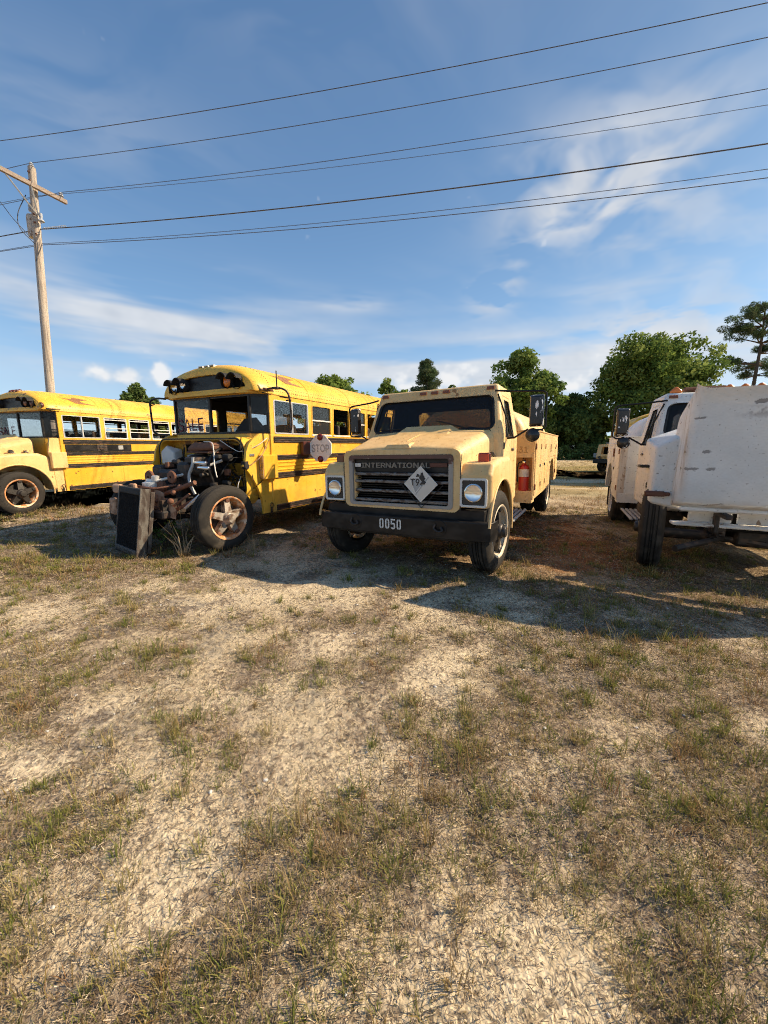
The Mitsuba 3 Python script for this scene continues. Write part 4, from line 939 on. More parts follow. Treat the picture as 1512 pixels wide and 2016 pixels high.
part(en, 'radiator_hose', tube(smooth_path([(0.12, 0.60, 1.42), (0.14, 0.60, 1.30), (0.18, 0.56, 1.15), (0.20, 0.60, 1.0), (0.18, 0.66, 0.86)], 5), 0.024, 8), 'mat_steel', 60)
for hs in (tube(smooth_path([(-0.6, -0.1, 1.30), (-0.3, -0.2, 1.38), (0.0, -0.15, 1.25), (0.15, -0.25, 1.0)], 5), 0.03, 8), tube(smooth_path([(-0.6, 0.5, 1.55), (-0.2, 0.75, 1.52), (0.0, 0.78, 1.30), (-0.05, 0.8, 1.02)], 5), 0.022, 7), tube(smooth_path([(-0.62, -0.62, 1.56), (-0.58, -0.60, 1.38), (-0.6, -0.58, 1.10)], 4), 0.014, 6)):
    part(en, 'hose', hs, 'mat_black', 60)
for k in range(22):
    q = np.array([rng.uniform(-0.58, 0.18), rng.uniform(-0.30, 0.95), rng.uniform(0.80, 1.48)])
    e_ = rng.uniform(0.02, 0.065, 3)
    if k % 2:
        m_ = bx(q[0] - e_[0], q[0] + e_[0], q[1] - e_[1], q[1] + e_[1], q[2] - e_[2], q[2] + e_[2], ch=0.01)
    else:
        m_ = cyl(e_[0], -0.07, 0.07, 'xyz'[k // 2 % 3], tuple(q), 14, 0.008)
        m_ = (m_[0] + {'x': [0, 0, 0], 'y': [0, 0, 0], 'z': [0, 0, 0]}['xyz'[k // 2 % 3]], m_[1])
    v = np.array(m_[0])
    if k % 2 == 0:
        ax_ = 'xyz'.index('xyz'[k // 2 % 3]); v[:, ax_] += q[ax_] - (v[:, ax_].max() + v[:, ax_].min()) / 2
    part(en, ('pump', 'bracket', 'relay', 'fitting')[k % 4], (v, m_[1]), ('mat_iron', 'mat_rust', 'mat_dark', 'mat_iron')[k % 4], 35)
wi = []
for k in range(46):
    a = np.array([-0.55, rng.uniform(0.30, 1.0), rng.uniform(1.05, 1.64)]); b = a + rng.normal(0, 1, 3) * [0.14, 0.16, 0.22] + [0.12, -0.04, -0.1]
    mid = (a + b) / 2 + rng.normal(0, 0.10, 3)
    wi.append(tube(smooth_path([a, mid, b], 4), rng.uniform(0.005, 0.012), 5))
part(en, 'wiring', cat(*wi), 'mat_dark', 60, kind='stuff')
part(b2, 'loose_cable', tube(smooth_path([(-0.30, 0.34, 1.66), (-0.22, 0.62, 1.64), (-0.10, 0.80, 1.50), (0.0, 0.92, 1.28), (0.02, 0.98, 1.12)], 6), 0.009, 6), 'mat_cable_white', 60)
part(b2, 'loose_cable', tube(smooth_path([(-0.40, 0.60, 1.68), (-0.40, 0.85, 1.56), (-0.42, 1.05, 1.50), (-0.60, 1.22, 1.60), (-0.80, 1.24, 1.72)], 6), 0.007, 6), 'mat_cable_white', 60)
part(b2, 'loose_cable', tube(smooth_path([(-0.36, 1.12, 1.22), (-0.55, 1.24, 1.36), (-0.70, 1.25, 1.50), (-0.88, 1.22, 1.72)], 6), 0.007, 6), 'mat_primer', 60)
part(b2, 'loose_cable', tube(smooth_path([(-0.42, 1.0, 1.10), (-0.30, 1.05, 0.95), (-0.32, 1.06, 0.78)], 6), 0.006, 6), 'mat_cable_white', 60)
part(b2, 'maker_badge', bx(-0.56, -0.46, 1.176, 1.184, 1.425, 1.465), 'mat_dull_chrome')
part(b2, 'hood_stop', cat(cyl(0.05, 1.12, 1.20, 'y', (-0.38, 0, 1.27), 14, 0.01), bx(-0.42, -0.34, 1.10, 1.19, 1.29, 1.35)), 'mat_dark', 40)
# front of the frame: shackles, hinge plates, brackets, cross member
fb = num(b2 + '__frame_front')
part(fb, 'cross_member', cat(bx(0.40, 0.62, -0.50, 0.50, 0.52, 0.64, ch=0.02), tube([(0.46, -0.46, 0.70), (0.46, 0.46, 0.74)], 0.035, 8)), 'mat_iron')
for y in (-0.42, 0.10):
    part(fb, 'hinge_plate', ex([(y - 0.085, 0.80), (y - 0.06, 0.60), (y - 0.02, 0.44), (y + 0.05, 0.44), (y + 0.075, 0.52), (y + 0.07, 0.72), (y + 0.02, 0.86), (y - 0.03, 0.90)], 0.635, 0.66, 'x'), 'mat_primer', 20)
for br in (bx(0.60, 0.70, -0.72, -0.56, 0.52, 0.78, ch=0.02), bx(0.58, 0.66, -0.66, -0.46, 0.86, 1.00, ch=0.02), bx(0.58, 0.64, -0.24, -0.10, 0.90, 1.03, ch=0.02)):
    part(fb, 'bracket', br, 'mat_primer', 20)
part(fb, 'radiator_support', cat(man(H([(0.50, 0.06, 0.98), (0.50, 0.40, 0.90), (0.52, 0.14, 0.66), (0.52, 0.40, 0.60), (0.47, 0.2, 0.8)])), man(H([(0.48, 0.36, 0.82), (0.48, 0.62, 0.66), (0.50, 0.40, 0.54), (0.50, 0.62, 0.52), (0.44, 0.5, 0.6)]))), 'mat_primer', 15)
for tr_ in (tube([(0.36, 0.20, 0.86), (0.30, 0.84, 1.06)], 0.034, 7), tube([(0.40, 0.40, 0.60), (0.24, 0.76, 0.80)], 0.028, 7), tube([(0.46, 0.44, 0.66), (0.30, 0.7, 0.88)], 0.02, 6)):
    part(fb, 'tie_rod', tr_, 'mat_rust')
part(fb, 'shock_absorber', tube([(0.34, 0.62, 0.66), (0.26, 0.88, 0.86)], [0.024, 0.034], 8), 'mat_alu')
part(fb, 'bolt_plate', cat(*[man(RH([(0.42 + rng.normal(0, 0.05), y, z)], rng.uniform(0.02, 0.05))) for y, z in rng.uniform((-0.55, 0.56), (0.62, 0.98), (34, 2))]), 'mat_rust', 30)
part(fb, 'oil_cooler_line', cat(*[tube(smooth_path([(0.5, -0.6 + 0.1 * k, 0.9), (0.56, -0.3 + 0.1 * k, 1.0 - 0.04 * k), (0.5, 0.1 + 0.08 * k, 0.96), (0.3, 0.3 + 0.05 * k, 1.0)], 4), 0.011, 5) for k in range(3)]), 'mat_rust', 60)
# dash and heap of trim on the open side of the windscreen
part(b2, 'torn_trim', man(H([(-1.0, 0.30, 1.86), (-0.98, 0.55, 2.06), (-1.0, 0.62, 2.0), (-1.02, 0.80, 2.08), (-0.99, 1.02, 1.90), (-0.95, 0.4, 1.78), (-0.95, 1.0, 1.76), (-1.2, 0.6, 1.8)])), 'mat_dark', 10)
part(b2, 'rust_strip', bx(-0.99, -0.78, 1.21, 1.25, 2.488, 2.52, ch=0.006), 'mat_rust')
# pieces that stand or hang on the bus
SG = BUS2
t = thing('stop_sign', 'white octagonal STOP arm with two red lamps swung out from the bus side', 'stop sign', SG)
oc = [(1.54 + 0.262 * math.cos(a), 1.545 + 0.262 * math.sin(a)) for a in np.radians(np.arange(8) * 45 + 22.5)]
part(t, 'plate', ex(oc, -1.86, -1.845, 'x'), 'mat_sign', 20)
part(t, 'lettering', text_front('STOP', 0.135, -1.8445, 1.54, 1.545, 0.003, True, wide=0.82), 'mat_sign_text', 0)
for z in (1.75, 1.345):
    part(t, 'lamp', lathe([(0.062, -1.845), (0.062, -1.835), (0.045, -1.815), (0.001, -1.805)], 22, 'x', (0, 1.54, z)), 'mat_red_lens', 60)
part(t, 'hinge_box', bx(-1.93, -1.66, 1.222, 1.30, 1.42, 1.67, ch=0.01), 'mat_maroon', 20)
part(t, 'arm', cat(bx(-1.875, -1.861, 1.28, 1.66, 1.60, 1.63), bx(-1.875, -1.861, 1.28, 1.66, 1.46, 1.49)), 'mat_rail')
# radiator leaning at the nose
RM = BUS2 @ np.array([[1, 0, 0, 0.86], [0, 1, 0, -0.04], [0, 0, 1, 0], [0, 0, 0, 1.0]])
c_, s_ = math.cos(math.radians(10)), math.sin(math.radians(10))
RM = RM @ np.array([[c_, s_, 0, 0], [-s_, c_, 0, 0], [0, 0, 1, 0], [0, 0, 0, 1.0]]) @ np.vstack([np.column_stack([rot('y', -9), [0, 0, 0]]), [0, 0, 0, 1]])
t = thing('radiator', 'tall black radiator core leaning against the front of the engineless bus nose', 'radiator', RM)
labels[t]['label'] = 'tall black radiator core standing propped in front of the bare engine bay'
part(t, 'core', bx(-0.06, 0.03, -0.38, 0.38, 0.10, 0.90, ch=0.005), 'mat_void')
fins = cat(*[bx(0.03, 0.038, -0.37 + 0.0245 * k, -0.367 + 0.0245 * k, 0.11, 0.89, ch=0.0005) for k in range(31)])
part(t, 'fins', fins, 'mat_dark', 0, kind='stuff')
part(t, 'top_tank', man(RH([(x, y, z) for x in (-0.05, 0.03) for y in (-0.36, 0.36) for z in (0.92, 0.97)], 0.025)), 'mat_dark', 40)
part(t, 'bottom_tank', man(RH([(x, y, z) for x in (-0.05, 0.03) for y in (-0.36, 0.36) for z in (0.03, 0.08)], 0.025)), 'mat_iron', 40)
for s in (1, -1):
    part(t, 'side_frame', ex([(-0.085, s * 0.38), (0.045, s * 0.38), (0.045, s * 0.405), (-0.085, s * 0.405)], 0.0, 1.0, 'z'), 'mat_old_steel')
    part(t, 'side_frame', ex([(-0.15, s * 0.37), (-0.10, s * 0.37), (-0.10, s * 0.395), (-0.15, s * 0.395)], 0.06, 0.96, 'z'), 'mat_old_steel')
# ------------------------------------------------------------------ tan fuel and service truck
TR = pose(0.45, 5.23, 0.5007, slope=0.022, roll=0.020)
tk = thing('service_truck', 'tan fuel truck with black bumper numbered 0050, facing the viewer between bus and white truck', 'truck', TR)
nose(tk, 'mat_tan'); bumper(tk, '0050'); cab(tk, 'mat_tan'); mirror(tk, 1); mirror(tk, -1, False)
service_body(tk, 'mat_tan', print_=True)
chassis(tk, 6.2, axle=(0.0, -5.1))
wheel(tk, 0, 1.03, 1, R=0.51, rim='mat_rim_cream', hub='mat_hub_dark', steer=-4, a0=0.6)
wheel(tk, 0, -1.03, -1, R=0.51, rim='mat_rim_cream', hub='mat_hub_dark', steer=-4)
wheel(tk, -5.1, 1.05, 1, R=0.51, dual=True, style='disc', rim='mat_rim_cream', hub='mat_hub_dark')
wheel(tk, -5.1, -1.05, -1, R=0.51, dual=True, style='disc', rim='mat_rim_cream', hub='mat_hub_dark')
# diamond placard wired to the grille
t = thing('placard', 'silver diamond placard with a triangle emblem tied to the grille of the tan truck', 'placard', TR)
cx, cz = 0.325, 1.125
part(t, 'plate', ex([(cx - 0.215, cz), (cx, cz - 0.215), (cx + 0.215, cz), (cx, cz + 0.215)], 0.575, 0.580, 'x'), 'mat_placard', 20)
part(t, 'rim', tube([(0.581, cx - 0.215, cz), (0.581, cx, cz - 0.215), (0.581, cx + 0.215, cz), (0.581, cx, cz + 0.215)], 0.005, 5, closed=True), 'mat_sash')
tri = lambda k: [(cx - 0.04 + a * k, cz + 0.005 + b * k) for a, b in ((-0.115, 0.07), (0.135, 0.085), (-0.03, -0.125))]
part(t, 'triangle', ex([tri(1.0), tri(0.86)], 0.5805, 0.5825, 'x'), 'mat_white_print', 0)
part(t, 'triangle_shadow', ex([(a + 0.008, b - 0.008) for a, b in tri(1.06)], 0.5801, 0.5806, 'x'), 'mat_steel', 0)
part(t, 'lettering', text_front('T9', 0.078, 0.5825, cx - 0.072, cz + 0.022, 0.0015, True, wide=0.9), 'mat_black_print', 0)
part(t, 'figure', cat(ex([(cx - 0.02, cz + 0.075), (cx + 0.0, cz + 0.11), (cx + 0.005, cz + 0.135), (cx + 0.03, cz + 0.14), (cx + 0.035, cz + 0.115), (cx + 0.06, cz + 0.07), (cx + 0.05, cz + 0.045), (cx + 0.07, cz + 0.02), (cx + 0.05, cz - 0.005), (cx + 0.02, cz + 0.0), (cx + 0.01, cz - 0.02), (cx - 0.01, cz + 0.0), (cx + 0.02, cz + 0.03)], 0.5826, 0.584, 'x'), ex([(cx - 0.06, cz + 0.085), (cx - 0.045, cz + 0.125), (cx - 0.02, cz + 0.115), (cx - 0.005, cz + 0.09)], 0.5826, 0.584, 'x')), 'mat_black_print', 0)
part(t, 'wire', cat(tube([(0.56, cx - 0.30, cz - 0.02), (0.582, cx - 0.212, cz + 0.005)], 0.006, 5), tube([(0.56, cx - 0.19, cz - 0.19), (0.57, cx + 0.0, cz - 0.22)], 0.004, 5), tube([(0.55, cx - 0.28, cz), (0.56, cx, cz - 0.29), (0.55, cx + 0.27, cz - 0.01)], 0.006, 5)), 'mat_hub_dark')
# fire extinguisher in the cabinet recess
t = thing('fire_extinguisher', 'red fire extinguisher with white label standing in the recess behind the tan cab', 'fire extinguisher', TR)
ec = (-2.17, 1.075, 0)
part(t, 'cylinder', lathe([(0.001, 0.80), (0.075, 0.80), (0.085, 0.815), (0.085, 1.18), (0.075, 1.215), (0.045, 1.245), (0.028, 1.255), (0.028, 1.275)], 24, 'z', ec), 'mat_red', 45)
part(t, 'label', lathe([(0.0865, 1.04), (0.0865, 1.17)], 24, 'z', ec), 'mat_sash', 45)
part(t, 'valve', cat(cyl(0.026, 1.27, 1.32, 'z', ec, 12), bx(-2.20, -2.09, 1.05, 1.10, 1.31, 1.335), bx(-2.20, -2.08, 1.055, 1.095, 1.35, 1.362)), 'mat_hub_dark', 30)
part(t, 'gauge', lathe([(0.022, 0.0), (0.022, 0.015), (0.001, 0.018)], 14, 'x', (-2.145, 1.075, 1.295)), 'mat_chrome', 40)
part(t, 'hose', tube(smooth_path([(-2.15, 1.045, 1.30), (-2.10, 0.995, 1.27), (-2.09, 0.98, 1.15), (-2.09, 0.985, 0.95)], 5), 0.012, 7), 'mat_dark', 60)

# ------------------------------------------------------------------ white service truck, hood tipped forward
WT = pose(4.66, 4.80, 0.435, slope=0.024)
wt = thing('service_truck', 'white service truck with peeling paint and its hood tipped forward, cut by the picture edge', 'truck', WT)
labels[wt]['label'] = 'rust-specked white service truck with its hood tipped open towards the viewer'
cab(wt, 'mat_white', wipers=False); mirror(wt, -1)
service_body(wt, 'mat_white', x1=-4.25, ax=-3.55, sides=(-1,), peel=True)
service_body(wt, 'mat_white', x1=-4.25, ax=-3.55, sides=(1,), tank=False)
chassis(wt, 4.3, axle=(0.0, -3.55))
wheel(wt, 0, -1.03, -1, R=0.53, rim='mat_sash', hub='mat_hub_dark', steer=-10)
wheel(wt, 0, 1.03, 1, R=0.53, rim='mat_sash', hub='mat_hub_dark', steer=-10)
wheel(wt, -3.55, -1.05, -1, R=0.53, dual=True, style='disc', rim='mat_sash', hub='mat_hub_dark')
wheel(wt, -3.55, 1.05, 1, R=0.53, dual=True, style='disc', rim='mat_sash', hub='mat_hub_dark')
# tipped hood: its top now faces forward, the cowl edge with its flare is uppermost
zs = [1.00, 1.02, 1.06, 1.3, 1.6, 1.9, 2.04, 2.12, 2.18, 2.215]
rg, huv = [], []
us = np.concatenate([np.linspace(0, 0.70, 12), np.linspace(0.72, 0.88, 12), np.linspace(0.90, 1.0, 4)])
us = np.concatenate([-us[:0:-1], us])
for z in zs:
    x0 = 1.26 + 0.10 * (z - 1.0) / 1.26 + (0.055 * ((z - 2.04) / 0.18) ** 2 if z > 2.04 else 0) - (0.10 * ((1.06 - z) / 0.06) ** 1.5 if z < 1.06 else 0)
    ww = 1.08 - 0.04 * (z - 1.0) / 1.26
    row = []
    for u in us:
        a = abs(u)
        zz = z
        if a < 0.72:
            y = u / 0.72 * (ww - 0.10); x = x0 + 0.02 * (1 - (a / 0.72) ** 2)
        elif a < 0.86:
            th = (a - 0.72) / 0.14 * math.pi / 2
            y = np.sign(u) * (ww - 0.10 + 0.10 * math.sin(th)); x = x0 - 0.10 + 0.10 * math.cos(th)
        else:
            y = np.sign(u) * (ww + 0.03 * (a - 0.86) / 0.14); x = x0 - 0.10 - 0.30 * (a - 0.86) / 0.14
            zz -= 0.24 * ((z - 1.0) / 1.26) ** 3 * ((a - 0.86) / 0.14)
        k = max(0, 1 - abs(a - 0.85) / (0.14 if a < 0.85 else 0.03)) ** 1.8
        if z > 1.9: zz += 0.075 * (z - 1.9) / 0.36 * k
        dent = 0.012 * (float(meshkit.fbm(np.array([y * 2.5, z * 2.5, 3.0]), 3, 3)) - 0.5)
        row.append((x + dent, y, zz)); huv.append((u * 0.5 + 0.5, (z - 1.0) / 1.26))
    rg.append(row)
hd = num(wt + '__hood')
part(hd, 'skin', loft(rg), 'mat_hood', True, uv=np.array(huv))
for k in range(11):
    y = -0.42 + 0.085 * k
    xf = 1.26 + 0.10 * 1.02 / 1.26 + 0.02 * (1 - (abs(y) / 0.75) ** 2) + 0.004
    part(hd, 'louvre', cat(ex([rr(y - 0.023, 1.975, y + 0.023, 2.075, 0.008), rr(y - 0.014, 1.99, y + 0.014, 2.07, 0.005)], xf - 0.02, xf + 0.016, 'x'), bx(xf - 0.02, xf + 0.002, y - 0.013, y + 0.013, 1.99, 2.07, ch=0.001)), 'mat_white', 20)
for s in (1, -1):
    P = [(1.05, s * 1.0, z) for z in (1.00, 1.74)] + [(0.60, s * 1.0, z) for z in (1.06, 1.80)] + [(0.98, s * 1.22, z) for z in (1.04, 1.62)] + [(0.62, s * 1.25, z) for z in (1.08, 1.70)]
    arch = cyl(0.46, 0.6, 1.4, 'y', (0.48, 0, 1.22), 30)
    f_ = RH(P, 0.05, SPH2) - H(arch[0] * [1, s, 1])
    part(hd, 'fender', man(f_), 'mat_white', 40)
    part(hd, 'turn_signal', cat(bx(1.06, 1.12, min(s * 1.15, s * 1.34), max(s * 1.15, s * 1.34), 1.09, 1.15, ch=0.01), bx(1.03, 1.10, min(s * 1.10, s * 1.17), max(s * 1.10, s * 1.17), 1.10, 1.14)), 'mat_maroon', 20)
for s in (1, -1):
    part(hd, 'hinge', cat(bx(0.98, 1.30, s * 0.62 - 0.03, s * 0.62 + 0.03, 0.90, 0.95, ch=0.008), bx(0.90, 1.0, s * 0.62 - 0.02, s * 0.62 + 0.02, 0.70, 0.95, ch=0.008)), 'mat_iron', 20)
part(hd, 'nose_edge', bx(0.95, 1.20, -1.02, 1.02, 0.955, 1.0, ch=0.015), 'mat_white', 30)
for k in range(4):
    part(wt, 'valance_panel', bx(0.86, 0.90, -0.86 + 0.44 * k, -0.86 + 0.44 * k + 0.39, 0.80, 0.945, ch=0.008), 'mat_white', 20)
part(wt, 'valance_lip', bx(0.82, 0.98, -1.02, 1.02, 0.755, 0.79, ch=0.012), 'mat_white', 20)
part(wt, 'radiator', bx(0.25, 0.38, -0.45, 0.45, 0.62, 1.55), 'mat_void')
part(wt, 'engine', cat(man(RH([(x, y, z) for x in (-0.45, 0.2) for y in (-0.3, 0.3) for z in (0.7, 1.35)], 0.08)), tube([(0.7, -0.9, 0.42), (0.2, -0.3, 0.5), (0.5, 0.6, 0.44)], 0.04, 7)), 'mat_iron', 40)
part(wt, 'hub_step', bx(-0.75, -0.55, -1.16, -1.02, 1.33, 1.37, ch=0.01), 'mat_black', 20)
part(wt, 'light_bar', cat(bx(-1.22, -1.10, -0.62, -0.10, 2.47, 2.53, ch=0.02), bx(-1.25, -1.05, -0.5, -0.42, 2.43, 2.48)), 'mat_rust', 30)
for y in (-0.78, -0.17, 0.0, 0.17, 0.78):
    part(wt, 'amber_dome', man(RH([(-0.80, y + a, 2.435) for a in (-0.045, 0.045)] + [(-0.80, y, 2.475)], 0.03)), 'mat_amber', 50)

# ------------------------------------------------------------------ vehicles farther back
B3 = pose(11.2, 15.2, 0.42)
b3 = bus('school_bus', 'pale yellow bus nose showing in the gap above the white truck service body', B3, 'old yellow school buses', L=5.6, detail=False, sale=False)


def small_vehicle(name, label, cat_, M, mat, kind):
    t = thing(name, label, cat_, M)
    if kind == 'loader':
        prof = [(0.9, 0.75), (1.0, 1.0), (0.82, 1.72), (-1.6, 1.78), (-1.6, 0.72)]
        sh = toM(ex(prof, -0.95, 0.95, 'y')) - toM(ex([(0.70, 1.05), (0.62, 1.55), (0.2, 1.58), (0.2, 1.02)], -1.2, 1.2, 'y')) - boxM(0.5, 1.4, -0.68, 0.68, 1.12, 1.58) - boxM(-0.9, -0.45, -1.2, 1.2, 1.15, 1.5)
        part(t, 'body', man(sh), mat, 20)
        part(t, 'inner_body', bx(-1.5, 0.4, -0.85, 0.85, 0.9, 1.65), 'mat_void')
        part(t, 'bumper', bx(0.95, 1.18, -1.05, 1.05, 0.55, 0.82, ch=0.03), 'mat_black')
        part(t, 'headlight', cat(cyl(0.09, 1.0, 1.03, 'x', (0, 0.72, 0.92), 14), cyl(0.09, 1.0, 1.03, 'x', (0, -0.72, 0.92), 14)), 'mat_hub_dark')
        part(t, 'roof_rack', cat(bx(-1.3, 0.3, -0.8, 0.8, 1.80, 1.84), bx(-0.9, -0.1, -0.6, 0.6, 1.84, 2.05, ch=0.03)), 'mat_steel')
        for x in (0.35, -1.2):
            for s in (1, -1): wheel(t, x, 0.88 * s, s, R=0.42, style='disc', rim='mat_rim_cream', hub='mat_hub_dark', rb=0.22)
    else:
        h = 1.45 if kind == 'car' else 1.9
        body = RH([(x, y, z) for x in (-2.1, 2.1) for y in (-0.8, 0.8) for z in (0.45, 0.85)], 0.1)
        cabn = RH([(0.9, y, 0.9) for y in (-0.78, 0.78)] + [(-1.5, y, 0.9) for y in (-0.78, 0.78)] + [(0.3, y, h - 0.08) for y in (-0.62, 0.62)] + [(-1.0, y, h - 0.08) for y in (-0.62, 0.62)], 0.08)
        part(t, 'body', cat(man(body)), mat, 40)
        part(t, 'roof', man(cabn), mat, 40)
        part(t, 'window', man(RH([(0.8, y, 0.98) for y in (-0.80, 0.80)] + [(-1.35, y, 0.98) for y in (-0.80, 0.80)] + [(0.38, y, h - 0.2) for y in (-0.68, 0.68)] + [(-0.95, y, h - 0.2) for y in (-0.68, 0.68)], 0.075)), 'mat_dark', 40)
        for x in (1.3, -1.3):
            for s in (1, -1): wheel(t, x, 0.78 * s, s, R=0.32, style='disc', rim='mat_steel', hub='mat_steel', rb=0.2)
    return t


small_vehicle('yard_truck', 'small rusty orange cab-forward yard truck at the far edge of the bare field', 'truck', pose(14.9, 24.3, 1.05, slope=0.01), 'mat_peach', 'loader')
small_vehicle('car', 'white car with only its pale roof showing above the far bushes', 'car', pose(29.6, 63.5, 1.2, z=1.55, slope=0), 'mat_sign', 'car')
small_vehicle('car', 'dark grey car parked at the far bushes beside the orange yard truck', 'car', pose(31.0, 52.5, 1.3, slope=0), 'mat_steel', 'van')

# ------------------------------------------------------------------ utility pole and wires
t = thing('utility_pole', 'weathered wooden utility pole leaning behind the left bus', 'utility pole')
pb, pt = np.array([-12.0, 14.0, -0.2]), np.array([-11.53, 14.0, 10.76])
part(t, 'shaft', tube([pb + (pt - pb) * k for k in np.linspace(0, 1, 12)], np.linspace(0.145, 0.105, 12), 18), 'mat_pole', 40)
AF, AN = np.array([-10.98, 14.62, 10.10]), np.array([-12.06, 12.2, 10.10])
d = (AF - AN) / np.linalg.norm(AF - AN); sd = np.cross(d, [0, 0, 1])
part(t, 'crossarm', man(H([p + a * sd * 0.05 + np.array([0, 0, b * 0.06]) for p in (AF, AN) for a in (-1, 1) for b in (-1, 1)])), 'mat_arm_wood', 20)
mid = pb + (pt - pb) * 0.90
part(t, 'brace', tube([AF * 0.62 + AN * 0.38 + [0.02, 0, -0.06], mid + [0.12, -0.05, -0.35]], 0.022, 5), 'mat_steel')
part(t, 'brace', tube([AN * 0.62 + AF * 0.38 + [0, 0, -0.06], mid + [0.12, -0.1, -0.35]], 0.022, 5), 'mat_steel')


def insulator(p, tilt=0):
    return lathe([(0.001, -0.05), (0.03, -0.05), (0.03, 0.0), (0.075, 0.0), (0.06, 0.035), (0.035, 0.04), (0.035, 0.06), (0.06, 0.065), (0.05, 0.10), (0.03, 0.115), (0.001, 0.12)], 16, 'z', p)


for p in (pt + [0, 0, 0.04], AF + [-0.06, -0.14, 0.11], AN + [0.05, 0.12, 0.11]):
    part(t, 'insulator', insulator(p), 'mat_insulator', 50)
part(t, 'insulator', lathe([(0.001, -0.05), (0.03, -0.05), (0.03, 0.0), (0.09, 0.0), (0.07, 0.05), (0.04, 0.06), (0.04, 0.12), (0.05, 0.13), (0.05, 0.24), (0.001, 0.26)], 16, 'z', (-11.36, 13.92, 9.12)), 'mat_insulator', 50)
part(t, 'bolt', cat(*[bx(-11.58 + 0.0 * k, -11.52, 13.86, 13.89, z, z + 0.05) for k, z in enumerate((10.55, 10.3, 9.3, 9.05, 8.7))]), 'mat_rust')
part(t, 'riser_wire', cat(tube(smooth_path([(-11.5, 13.85, 8.45), (-11.62, 13.84, 7.8), (-11.66, 13.82, 7.2), (-11.7, 13.81, 5)], 4), 0.015, 5), tube(smooth_path([(-11.75, 13.9, 9.9), (-12.0, 13.8, 9.3), (-11.9, 13.7, 8.8), (-11.6, 13.85, 8.4)], 5), 0.013, 5), tube(smooth_path([(-13.2, 13.6, 9.95), (-12.6, 13.7, 9.75), (-12.1, 13.7, 9.1), (-11.7, 13.8, 8.6)], 5), 0.012, 5)), 'mat_wire', 60)
t = thing('transformer', 'grey can transformer hung on the left side of the utility pole', 'transformer')
part(t, 'can', lathe([(0.001, 8.72), (0.14, 8.72), (0.155, 8.76), (0.155, 9.34), (0.13, 9.42), (0.001, 9.46)], 24, 'z', (-11.84, 14.14, 0)), 'mat_peel', 40)
part(t, 'bushing', lathe([(0.001, 9.5), (0.045, 9.5), (0.06, 9.56), (0.035, 9.60), (0.055, 9.65), (0.03, 9.70), (0.045, 9.74), (0.001, 9.78)], 12, 'z', (-11.80, 14.06, 0)), 'mat_insulator', 40)
part(t, 'bracket', bx(-11.78, -11.66, 14.02, 14.12, 8.9, 8.98), 'mat_iron')
# span wires: a sagging curve through the pole and on past the right of the view
wires = [('power_line', (-12.0, 12.35, 10.24), (7.52, 8.85, 10.22), 0.008, 'highest power line, from the near end of the crossarm'),
    ('power_line', (-11.53, 14.0, 10.90), (8.52, 9.92, 10.63), 0.008, 'second highest power line, tied to the very top of the pole'),
    ('power_line', (-11.04, 14.48, 10.33), (9.57, 10.95, 10.49), 0.008, 'third power line down, from the far end of the crossarm'),
    ('power_line', (-11.3, 14.0, 9.95), (9.61, 10.94, 10.13), 0.006, 'faint fourth power line just under the crossarm line'),
    ('power_line', (-11.48, 14.0, 8.93), (8.78, 9.87, 8.51), 0.015, 'thick dark cable with a spiral grip beside the pole'),
    ('power_line', (-11.46, 14.0, 8.49), (8.85, 9.85, 7.98), 0.007, 'upper thin line of the lowest close pair'),
    ('power_line', (-11.46, 14.0, 8.45), (8.87, 9.85, 7.80), 0.009, 'lowest cable of all, strung from the pole below the transformer')]
for n_, a, b, r, lab in wires:
    a, b = np.array(a), np.array(b)
    ts = np.concatenate([np.linspace(-1.2, 0, 10)[:-1], np.linspace(0, 2.1, 40)])
    L_ = np.linalg.norm(b - a)
    pts = a + (b - a) * ts[:, None]
    pts[:, 2] += np.where(ts >= 0, 0.0019 * (ts * L_) * ((ts - 1) * L_), 0.0019 * (ts * L_) * ((ts + 2) * L_) * 0.6)
    solo(n_, tube(pts, r, 6), 'mat_wire', lab, 'power line', group='overhead wires', sm=60)
t5 = np.array(wires[4][1]); d5 = np.array(wires[4][2]) - t5; d5 /= np.linalg.norm(d5)
sp = [t5 + d5 * (0.15 + 0.9 * k / 60) + 0.028 * (math.cos(k * 1.05) * np.cross(d5, [0, 0, 1]) + math.sin(k * 1.05) * np.array([0, 0, 1])) for k in range(61)]
solo('cable_grip', tube(sp, 0.012, 5), 'mat_insulator', 'pale spiral grip wound round the thick cable beside the pole', 'cable grip')

